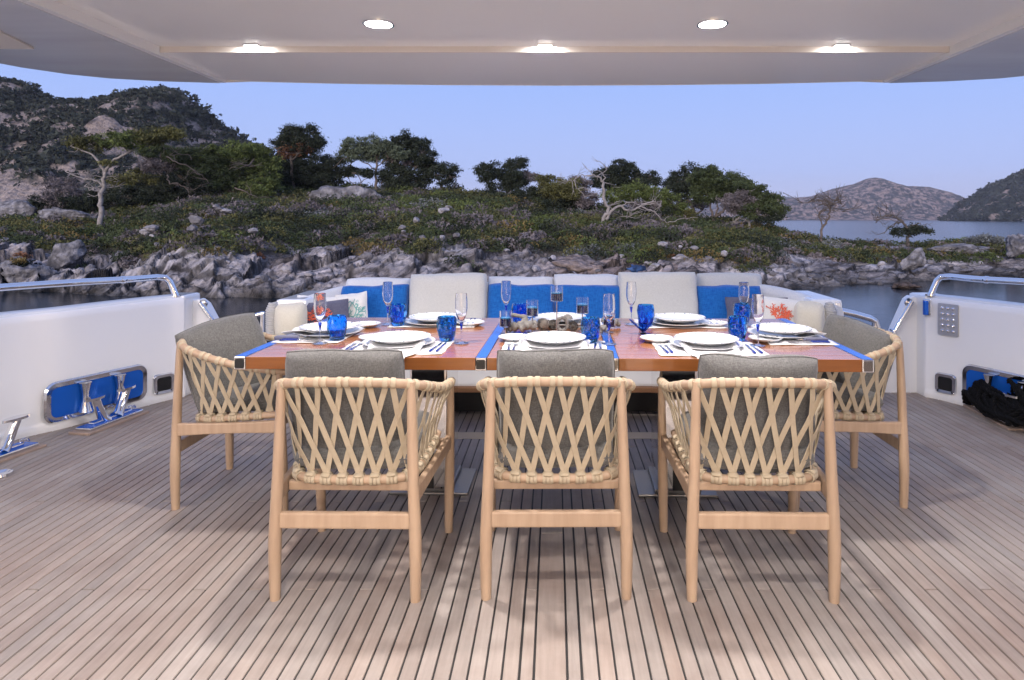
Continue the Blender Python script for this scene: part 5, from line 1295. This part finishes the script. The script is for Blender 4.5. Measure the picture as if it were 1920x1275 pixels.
SET = [  # name phrase, centre px (on plate), facing angle, flute px, tumbler px, side plate px
    ('the left near-side place', (-.715, 3.06), 0, (865, 644.5), (837.5, 641), (704, 636)),
    ('the middle near-side place', (.000, 3.05), 0, (1142, 646.5), (1107, 643.5), (965, 636)),
    ('the right near-side place', (.688, 3.02), 0, (1421, 649), (1383, 640.6), (1231, 638)),
    ('the left far-side place', (-.662, 3.70), 180, (727, 609), (746, 612), (882, 608)),
    ('the middle far-side place', (.03, 3.70), 180, (949, 606), (975, 611), (1094, 609)),
    ('the right far-side place', (.685, 3.68), 180, (1183.6, 609), (1211, 613), (1338, 609)),
    ('the left head place', (-1.14, 3.36), -90, (600, 645), (632, 639), (686, 611)),
    ('the right head place', (1.13, 3.31), 90, (1395, 610), (1391, 611), (1435, 638)),
]
VERB = {'n': 'in front of', 'f': 'before'}
for k, (nm, (x, y), fa, fl, tu, sp) in enumerate(SET):
    A = R(fa)+TR; Rm = Matrix.Rotation(A, 3, 'Z'); c = Vector((x, y, TH))
    def loc(dx, dy, z=0): return c+Rm @ Vector((dx, dy, z))
    # place mat, linen with soft edge
    dyc = -.035 if fa in (0,) else -.03
    def mfn(u, v, k=k):
        uu, vv = u*2-1, v*2-1; w_, h_ = .235, .16
        dx = uu*w_*(1+.01*math.sin(vv*9+k)); dy = vv*h_*(1+.012*math.sin(uu*11+k*2))+dyc
        return tuple(loc(dx, dy, .0022+.0012*math.sin(uu*8+k)*math.cos(vv*6)))
    tag(cloth_sheet('place_mat', mfn, 18, 12, M['linen']), f'white linen place mat laid at {nm} of the table', 'place mat', 'linen place mats')
    o = link('charger_plate', chg_me); o.location = loc(0, .005, .0065); tag(o, f'large white charger plate lying under the dinner plate at {nm}', 'plate', 'charger plates')
    o = link('dinner_plate', plate_me); o.location = loc(0, .005, .0245); o.rotation_euler = (0, 0, k*1.1); tag(o, f'white dinner plate with blue-grey patterned rim at {nm}', 'plate', 'dinner plates')
    # napkin between the two plates, fanning out towards the diner
    edge = (-HYT+(c.y-TC.y)) if False else None
    over = fa == 0
    def nfn(u, v, k=k, over=over):
        uu = u*2-1
        if over:
            d = -.02-.29*v; w_ = .13*(1-.25*v) if v < .55 else .13*(.8625-.55*1.0*(v-.55)/.45*.9)
            if k == 1: w_ = .145+.02*v
            if k == 1: d = -.02-.235*v
            xx = uu*w_+(.03*v if k == 0 else .0)
            y_ = d; edge_d = -(y-(TC.y-HYT))-.004
            z_ = .0255-.018*min(1, v*1.6)+.006*math.sin(uu*5+k)*v
            if y_ < edge_d: z_ = .004-(edge_d-y_)*1.0; y_ = edge_d-.008
            if abs(uu) > .7 and v < .75: z_ += .012*math.sin((abs(uu)-.7)/.3*math.pi)*(1-v)
            z_ = max(z_, .0065) if y_ > edge_d-.001 else z_
            return tuple(loc(xx, y_, z_))
        d = -.03-.165*v; w_ = .10+.02*v
        z_ = .0255-.006*v+.010*math.sin(uu*4.5+k)*v**.7*(1 if k % 2 else -1)+.008*abs(uu)*v
        if fa in (90, -90): d = -.03-.15*v; z_ += .010*math.sin(v*math.pi)
        return tuple(loc(uu*w_+.02*v, d, max(z_, .0065)))
    tag(cloth_sheet('napkin', nfn, 16, 22, M['linen'], .002), f'folded white napkin tucked under the dinner plate at {nm}', 'napkin', 'white napkins')
    # cutlery
    sx = 1
    for q, dx in enumerate((-.205, -.180)):
        tiltz = .12 if fa == 0 else 0
        place(fork0, 'fork', loc(dx, -.055+.0*q, .0035), A+R(4-3*q), f'{"outer" if q == 0 else "inner"} blue-handled fork left of the plate at {nm}', 'fork', 'blue-handled forks')
    for q, dx in enumerate((.182, .207)):
        place(knife0, 'knife', loc(dx, -.055, .0035), A+R(-4+3*q), f'{"inner" if q == 0 else "outer"} blue-handled knife right of the plate at {nm}', 'knife', 'blue-handled knives')
    q = TP(*sp, TH+.006); o = link('side_plate', side_me); o.location = (q.x, q.y, TH+.0045); o.rotation_euler = (0, 0, k*2.3); tag(o, f'small blue-sprigged side plate belonging to {nm}', 'plate', 'side plates')
    q = TP(*tu); o = link('blue_tumbler', tumbler_me); o.location = (q.x, q.y, TH+.0045); o.rotation_euler = (0, 0, k*.9); tag(o, f'chiselled cobalt blue glass tumbler at {nm}', 'tumbler', 'cobalt glass tumblers')
    q = TP(*fl); r_ = empty('flute_glass', (q.x, q.y, TH+.0045)); tag(r_, f'tall clear champagne flute with a blue stem at {nm}', 'flute glass', 'blue-stemmed flutes')
    link('bowl', bowl_me, None, r_); link('stem', stem_me, None, r_); link('blue_drop', drop_me, None, r_); link('foot', foot_me, None, r_)
# rolled navy napkin bands at the two heads
for (px, py, w_, lab) in ((538, 634, .11, 'dark blue cutlery roll at the left end of the table'), (1529, 638, .11, 'dark blue cutlery roll at the right end of the table')):
    q = TP(px, py, TH+.01); mb = MB(); mb.box((-w_/2, -.02, 0), (w_/2, .02, .016), bev=.006); o = mb.build('cutlery_roll', M['navy'], loc=(q.x, q.y, TH+.006)); o.rotation_euler = (0, 0, R(2)); tag(o, lab, 'cutlery roll')
    mb = MB(); mb.tube([(.05*math.cos(g)*.5+(.07 if px < 1000 else -.07), .02*math.sin(g), .012) for g in np.linspace(0, 6.28, 14)[:-1]], .002, 6, closed=True); mb.build('ring', M['steel2'], o)

# ------------------------------------------------------------------ centrepiece
CZ = 3.42
for (px, ytop, ybot, ybase, lab) in ((948, 583, 612, 626, 'short candle glass with dark blue wax, leftmost in the centrepiece'), (998, 563, 592, 622, 'second candle glass from the left, on a thin stem'),
        (1044, 536, 564, 626, 'tallest candle glass on a thin stem in the middle of the centrepiece'), (1092, 558, 587, 622, 'fourth candle glass from the left, on a thin stem'), (1142, 586, 613, 624, 'low candle glass behind the near flute, rightmost in the centrepiece')):
    Z = (EYE-TH)*FPX/(ybase-CY); zt, zb = P(px, ytop, Z).z, P(px, ybot, Z).z; X = (px-CX)/FPX*Z
    r_ = empty('candle_glass', (X, Z, TH)); tag(r_, lab, 'candle holder', 'stemmed candle glasses of the centrepiece'); h = zt-zb; zb -= TH; zt -= TH; rr = .031
    mb = MB(); mb.lathe([(0, zb+.003), (rr-.002, zb+.003), (rr-.0015, zt), (rr, zt), (rr, zb), (0, zb)], 28); mb.build('cup', M['glass'], r_, clean=True)
    mb = MB(); mb.lathe([(0, zb+.0035), (rr-.0028, zb+.0035), (rr-.0028, zb+h*.52), (0, zb+h*.52)], 24); w_ = mb.build('wax', M['deepblue'], r_, clean=True)
    mb = MB(); mb.lathe([(0, zb+h*.521), (rr-.003, zb+h*.521), (rr-.003, zb+h*.58), (0, zb+h*.58)], 24); mb.build('wax_surface', M['cyanwax'], w_, clean=True)
    mb = MB(); mb.lathe([(0, .001), (.026, .001), (.026, .004), (.004, .006), (.003, .01), (.003, zb-.004), (.018, zb-.003), (.031, zb-.001), (0, zb-.0005)], 20); mb.build('stem', M['brass'], r_)
def at_t(px, py, z=.0): return TP(px, py, TH)
def lump(name, px, py, sx, sy, sz, seed, label, m, cat, rot=0, amp=.3):
    q = at_t(px, py); vv = ICO3*(1+amp*fbm(ICO3*1.1+seed, 3, seed))[:, None]*np.array([sx, sy, sz]); vv[:, 2] -= vv[:, 2].min()
    me = np_mesh(name, vv, ICF3, np.ones((len(vv), 3))*.15, True); o = link(name, me, m); o.location = (q.x, q.y, TH+.0005); o.rotation_euler = (0, 0, rot); return tag(o, label, cat)
def bent(name, pts, rad, label, cat='driftwood'):
    q = at_t(*pts[0][:2]); c = [Vector(((p[0]-CX)/FPX*q.y, q.y+p[2], EYE-(p[1]-CY)/FPX*q.y)) for p in pts]
    mb = MB(); sp = spline(c, 6); n = len(sp); r_ = np.interp(np.linspace(0, 1, n), np.linspace(0, 1, len(rad)), rad)
    r_ = r_*(1+.2*np.sin(np.arange(n)*1.7)); low = min(p.z-rr for p, rr in zip(sp, r_)); sp = [Vector((p.x-q.x, p.y-q.y, p.z-low+.001)) for p in sp]
    mb.tube(sp, list(r_), 12); o = mb.build(name, M['driftwood'], loc=(q.x, q.y, TH)); return tag(o, label, cat)
bent('driftwood', [(946, 624, 0), (958, 620, .0), (975, 616, 0), (985, 604, .02), (960, 598, .03)], [.014, .024, .02, .014, .008], 'twisted grey driftwood piece at the left end of the centrepiece')
bent('driftwood', [(975, 624, -.02), (990, 616, -.02), (1000, 619, -.02), (1003, 610, 0)], [.02, .026, .02, .012], 'stubby grey driftwood knot left of the wicker ball')
bent('driftwood', [(1128, 614, 0), (1140, 618, 0), (1155, 620, 0), (1163, 626, 0)], [.012, .02, .02, .008], 'smooth pointed driftwood stick at the right end of the centrepiece')
bent('shell', [(1124, 626, -.03), (1130, 618, -.03), (1136, 622, -.03)], [.012, .02, .01], 'pale curled shell beside the right driftwood stick', 'shell')
bent('driftwood_ring', [(1046, 622, -.02), (1046, 608, -.02), (1054, 603, -.02), (1062, 608, -.02), (1062, 622, -.02), (1054, 626, -.02), (1047, 623, -.02)], [.009]*7, 'driftwood ring standing between two pine cones', 'driftwood')
def cone(px, py, s, label, rx=R(70), rz=0):
    q = at_t(px, py); mb = MB(); r2 = np.random.default_rng(px)
    mb.lathe([(0, -s), (s*.4, -s*.7), (s*.5, 0), (s*.3, s*.8), (0, s)], 10)
    for k in range(70):
        t = k/70; z = -s*.9+2*s*.9*t; rad = s*.72*math.sin(math.pi*min(1, .12+t*.85))**.7; g = k*2.39996
        d = Vector((math.cos(g), math.sin(g), 0)); w_ = Vector((-d.y, d.x, 0)); c0 = d*rad*.55+Vector((0, 0, z)); tip = d*rad*1.15+Vector((0, 0, z+s*.22))
        mb.add([c0-w_*s*.06, c0+w_*s*.06, tip+w_*s*.17, tip-w_*s*.17, tip+Vector((0, 0, s*.07))+w_*s*.15, tip+Vector((0, 0, s*.07))-w_*s*.15], [(0, 1, 2, 3), (3, 2, 4, 5), (0, 3, 5), (1, 4, 2), (0, 5, 4, 1)])
    o = mb.build('pine_cone', M['cone'], loc=(q.x, q.y, TH+s*.92)); o.rotation_euler = (rx, 0, rz); tag(o, label, 'pine cone', 'pine cones in the centrepiece')
cone(1037, 619, .032, 'grey pine cone lying between the left wicker ball and the driftwood ring', R(75), .5)
cone(1076, 622, .030, 'pine cone with pale scale tips right of the driftwood ring', R(70), -.6)
cone(1092, 613, .024, 'small pine cone at the back of the centrepiece right of centre', R(60), 1.2)
def wball(px, py, s, label):
    q = at_t(px, py); mb = MB(); r2 = np.random.default_rng(px)
    for k in range(26):
        a = Vector(r2.normal(size=3)).normalized(); b = a.orthogonal().normalized(); c = a.cross(b); rr = s*r2.uniform(.93, 1.02)
        mb.tube([(b*math.cos(g)+c*math.sin(g))*rr*.98+a*s*.18*math.sin(2*g+k) for g in np.linspace(0, 2*math.pi, 19)[:-1]], s*.05, 4, closed=True)
    o = mb.build('wicker_ball', M['wicker'], loc=(q.x, q.y, TH+s*1.02)); tag(o, label, 'wicker ball', 'wicker balls in the centrepiece')
wball(1018, 620, .033, 'round wicker ball just left of the middle candle stem'); wball(1064, 608, .028, 'round wicker ball behind the driftwood ring')
# dark blue glass flower with open petals
q = TP(1206, 627); r_ = empty('glass_flower', (q.x, q.y, TH)); tag(r_, 'dark blue glass flower with three open petals before the right far-side tumbler', 'glass ornament')
mb = MB(); mb.lathe([(0, 0), (.018, 0), (.020, .004), (.009, .012), (.006, .02), (0, .02)], 20); mb.build('foot', M['glass'], r_)
for (ang, tilt, L_, w_) in ((170, 42, .095, .020), (120, 58, .072, .019), (20, 50, .085, .022), (60, 62, .08, .018)):
    mb = MB(); n1, n2 = 10, 6; D = Vector((math.cos(R(ang)), math.sin(R(ang))*.5, 0)); U = Vector((0, 0, 1)); W_ = D.cross(U).normalized(); vs = []
    for s in (0, 1):
        for i in range(n1):
            t = i/(n1-1); ww = w_*math.sin(math.pi*(.08+.87*t))**.8
            for j in range(n2):
                v = j/(n2-1)*2-1; base = D*(t*L_*math.cos(R(tilt)))+U*(.012+t*L_*math.sin(R(tilt))); vs.append(base+W_*v*ww+(D*math.sin(R(tilt))-U*math.cos(R(tilt)))*(-.006*(1-v*v)+(.002 if s else 0)))
    fs = []; o_ = n1*n2
    for s in (0, 1):
        for i in range(n1-1):
            for j in range(n2-1):
                a = s*o_+i*n2+j; fs.append((a, a+1, a+n2+1, a+n2) if s else (a, a+n2, a+n2+1, a+1))
    rim = [i*n2 for i in range(n1)]+[(n1-1)*n2+j for j in range(1, n2)]+[i*n2+n2-1 for i in range(n1-2, -1, -1)]+[j for j in range(n2-2, 0, -1)]
    for a, b in zip(rim, rim[1:]+rim[:1]): fs.append((a, b, b+o_, a+o_))
    mb.add(vs, fs, True); mb.build('petal', M['petal'], r_, clean=True)

# ------------------------------------------------------------------ sofa
sofa = empty('sofa', (.02, 4.9, 0)); tag(sofa, 'long U-shaped outdoor sofa across the aft end of the deck behind the table', 'sofa'); L = sofa.location
def sp_(name, mb, m, **k):
    mb.v = [tuple(Vector(v)-L) for v in mb.v]; return mb.build(name, m, sofa, **k)
mb = MB(); mb.box((-1.85, 4.42, .22), (1.90, 5.25, .40), bev=.02); sp_('base', mb, M['gel'])
mb = MB(); mb.box((-1.86, 4.40, .185), (1.91, 4.44, .222), bev=.006); sp_('wood_trim', mb, M['trim'])
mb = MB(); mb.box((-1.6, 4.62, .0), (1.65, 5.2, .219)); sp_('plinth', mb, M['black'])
def spillow(name, px, py, w, h, Z, t, m, par=sofa, lean=12, rz=0, seed=1, p=8, q=.36, roll=0, wr=.017, pinch=.02, **k):
    """a pillow whose face the photograph shows centred at (px, py), w x h pixels"""
    s = Z/FPX; o, f = pillow(name, w*s, h*s, t, m, par, seed=seed, n=22, p=p, q=q, pinch=pinch, wr=wr, **k); c = P(px, py, Z)
    o.location = c-(L if par == sofa else Vector((0, 0, 0))); o.rotation_euler = (R(90-lean), R(roll), R(rz)); return o, f
for i in range(4):
    o, f = pillow('seat_cushion', .80, .62, .14, M['sofa'], sofa, seed=60+i, p=9, q=.32, pinch=.01, wr=.004); o.location = Vector((-1.2+.81*i, 4.74, .46))-L
# structural back: low padded shell behind the loose cushions
mb = MB(); mb.box((-1.62, 5.13, .38), (1.60, 5.24, .84), bev=.04); sp_('backrest', mb, M['sofa'])
B5 = 5.04
spillow('back_cushion', 708, 580, 124, 118, 5.10, .16, M['sofalight'], seed=21)
spillow('back_cushion', 976, 578, 124, 120, 5.10, .16, M['sofalight'], seed=22)
spillow('back_cushion', 1100, 577, 126, 126, 5.10, .16, M['sofalight'], seed=23)
spillow('back_cushion', 1369, 573, 124, 122, 5.10, .16, M['sofa'], seed=24)
cg = 'large pale grey sofa cushions'; bg = 'saturated blue sofa cushions'
def tpil(label, cat, grp, *a, **k):
    o, f = spillow(*a, par=None, **k); tag(o, label, cat, grp); return o, f
tpil('large pale grey cushion standing on the sofa between the two left blue ones', 'cushion', cg, 'grey_cushion', 840, 576, 146, 126, 4.94, .17, M['sofa'], seed=31)
tpil('large pale grey cushion standing on the sofa right of the centre', 'cushion', cg, 'grey_cushion', 1234, 573, 150, 128, 4.94, .17, M['sofa'], seed=32)
tpil('blue cushion at the left corner of the sofa beside the coral pillows', 'cushion', bg, 'blue_cushion', 701, 590, 128, 112, 4.93, .15, M['bluecloth'], seed=33, q=.42)
tpil('blue cushion in the sofa centre, left of the pair', 'cushion', bg, 'blue_cushion', 977, 588, 128, 112, 4.95, .15, M['bluecloth'], seed=34, q=.42)
tpil('blue cushion in the sofa centre, right of the pair behind the candle glasses', 'cushion', bg, 'blue_cushion', 1102, 589, 128, 112, 4.95, .15, M['bluecloth'], seed=35, q=.42)
tpil('blue cushion at the right end of the sofa beside the white coral pillow', 'cushion', bg, 'blue_cushion', 1369, 592, 124, 112, 4.93, .15, M['bluecloth'], seed=36, q=.42)

def coral(o, f, w, h, t, m, seed, s=1, name='coral_embroidery', cx=0., cy=-.42, size=1.):
    """branching coral stitched a hair proud of the pillow face"""
    r2 = np.random.default_rng(seed); mb = MB()
    def pt(u, v):
        u = max(-.96, min(.96, u)); v = max(-.96, min(.96, v)); x, y, z = f(u, v, s); return Vector((x, y, z+s*.006))
    def br(u, v, a, L_, wd, dep):
        pts = [(u, v)]; aa = a
        for i in range(5):
            aa += r2.uniform(-.35, .35); u += math.sin(aa)*L_/5*h/w; v += math.cos(aa)*L_/5; pts.append((u, v))
        mb.tube([pt(*p_) for p_ in pts], [wd]*5+[wd*.8], 6, squash=.5)
        if dep > 0:
            for sg in (-1, 1): br(pts[-1][0], pts[-1][1], aa+sg*r2.uniform(.35, .75), L_*r2.uniform(.6, .85), wd*.85, dep-1)
            k = int(r2.integers(2, 4)); br(pts[k][0], pts[k][1], aa+r2.choice([-1, 1])*r2.uniform(.6, 1.0), L_*r2.uniform(.5, .7), wd*.8, dep-1)
    for a in (-.75, -.2, .35, .85): br(cx, cy, a, .42*size, .0042, 3)
    mb.build(name, m, o)
Zs = 4.72
def pz(w, h, Z): return w*Z/FPX, h*Z/FPX
o, f = tpil('white pillow behind the slate-blue coral one at the left arm', 'pillow', None, 'white_pillow', 616, 590, 120, 76, 4.80, .10, M['whitecloth'], seed=41, p=3, q=.6, pinch=.08, rz=8)
o, f = tpil('slate-blue pillow embroidered with orange coral at the left arm of the sofa', 'pillow', None, 'coral_pillow', 604, 594, 104, 62, 4.66, .09, M['navy'], seed=42, p=3, q=.6, pinch=.08, rz=10, roll=-6); coral(o, f, *pz(104, 62, 4.66), .09, M['coral'], 5)
o, f = tpil('white pillow embroidered with teal coral against the left blue cushion', 'pillow', None, 'coral_pillow', 660, 590, 62, 84, 4.78, .09, M['whitecloth'], seed=43, p=3, q=.6, pinch=.08, rz=-4, roll=-8); coral(o, f, *pz(62, 84, 4.78), .09, M['teal'], 9)
o, f = tpil('plain slate-blue pillow half hidden at the right arm of the sofa', 'pillow', None, 'slate_pillow', 1420, 585, 120, 54, 4.80, .09, M['navy'], seed=44, p=3, q=.6, pinch=.08, rz=-4)
o, f = tpil('white pillow embroidered with orange coral at the right arm of the sofa', 'pillow', None, 'coral_pillow', 1462, 590, 92, 62, 4.62, .09, M['whitecloth'], seed=45, p=3, q=.6, pinch=.08, rz=-12, roll=5); coral(o, f, *pz(92, 62, 4.62), .09, M['coral'], 14, cx=-.1)
# arms: white moulded end, curved padded shell, cream cushion and rope-wound front roll
for sx in (-1, 1):
    xo = (-1.94, 2.00)[sx > 0]; Xc = xo
    mb = MB(); a, b = sorted((Xc, Xc-sx*.22)); mb.box((a, 4.62, .05), (b, 5.22, .775), bev=.03); sp_('arm_moulding', mb, M['gel'])
    pts = [(xo-sx*.06, 4.58, .735), (xo-sx*.13, 4.72, .765), (xo-sx*.22, 4.88, .80), (xo-sx*.33, 5.02, .825), (xo-sx*.47, 5.10, .835), (xo-sx*.6, 5.13, .80)]
    sp = spline([Vector(p) for p in pts], 6); vs = []; n = len(sp)
    for i, p in enumerate(sp):
        t = (sp[min(i+1, n-1)]-sp[max(i-1, 0)]); t.z = 0; t.normalize(); o_ = Vector((t.y, -t.x, 0))*.5
        zt = p.z; sec = [(-.06, .36), (-.065, zt-.06), (-.05, zt-.015), (0, zt), (.05, zt-.015), (.065, zt-.06), (.06, .36)]
        for d, z in sec: vs.append((p.x+o_.x*2*d, p.y+o_.y*2*d, z))
    m = 7; fs = [(i*m+k, i*m+k+1, (i+1)*m+k+1, (i+1)*m+k) for i in range(n-1) for k in range(m-1)]+[tuple(range(m)), tuple((n-1)*m+k for k in range(m-1, -1, -1))]
    mb = MB(); mb.add(vs, fs, True); sp_('arm_shell', mb, M['sofalight'], clean=True)
    pxc = 546 if sx < 0 else 1518
    o, f = spillow('arm_cushion', pxc, 602, 56, 68, 4.50, .17, M['cream'], seed=50+sx, p=3.2, q=.6, rz=sx*-16, lean=6, pinch=.0, corner=.16)
    # rope-wound roll: separate turns
    px0 = 507 if sx < 0 else 1560; c = P(px0, 602, 4.47)
    for k in range(17):
        z = P(px0, 571+k*4.1, 4.47).z; q_ = abs(k-0)/16; ins = .018*max(0, 1-k/3)
        mb = MB(); w0, w1 = .038-ins, .05-ins
        mb.tube([(c.x+w0*math.cos(g), c.y+.04+w1*math.sin(g), z+.003*math.sin(g*2)) for g in np.linspace(0, 2*math.pi, 17)[:-1]], .0085, 6, closed=True); sp_('rope_turn', mb, M['ropegrey'])
mb = MB(); c = P(1577, 562, 4.6); mb.box((c.x-.03, 4.612, c.z-.12), (c.x+.0, 4.624, c.z-.02), bev=.003); sp_('hinge_plate', mb, M['chrome'])
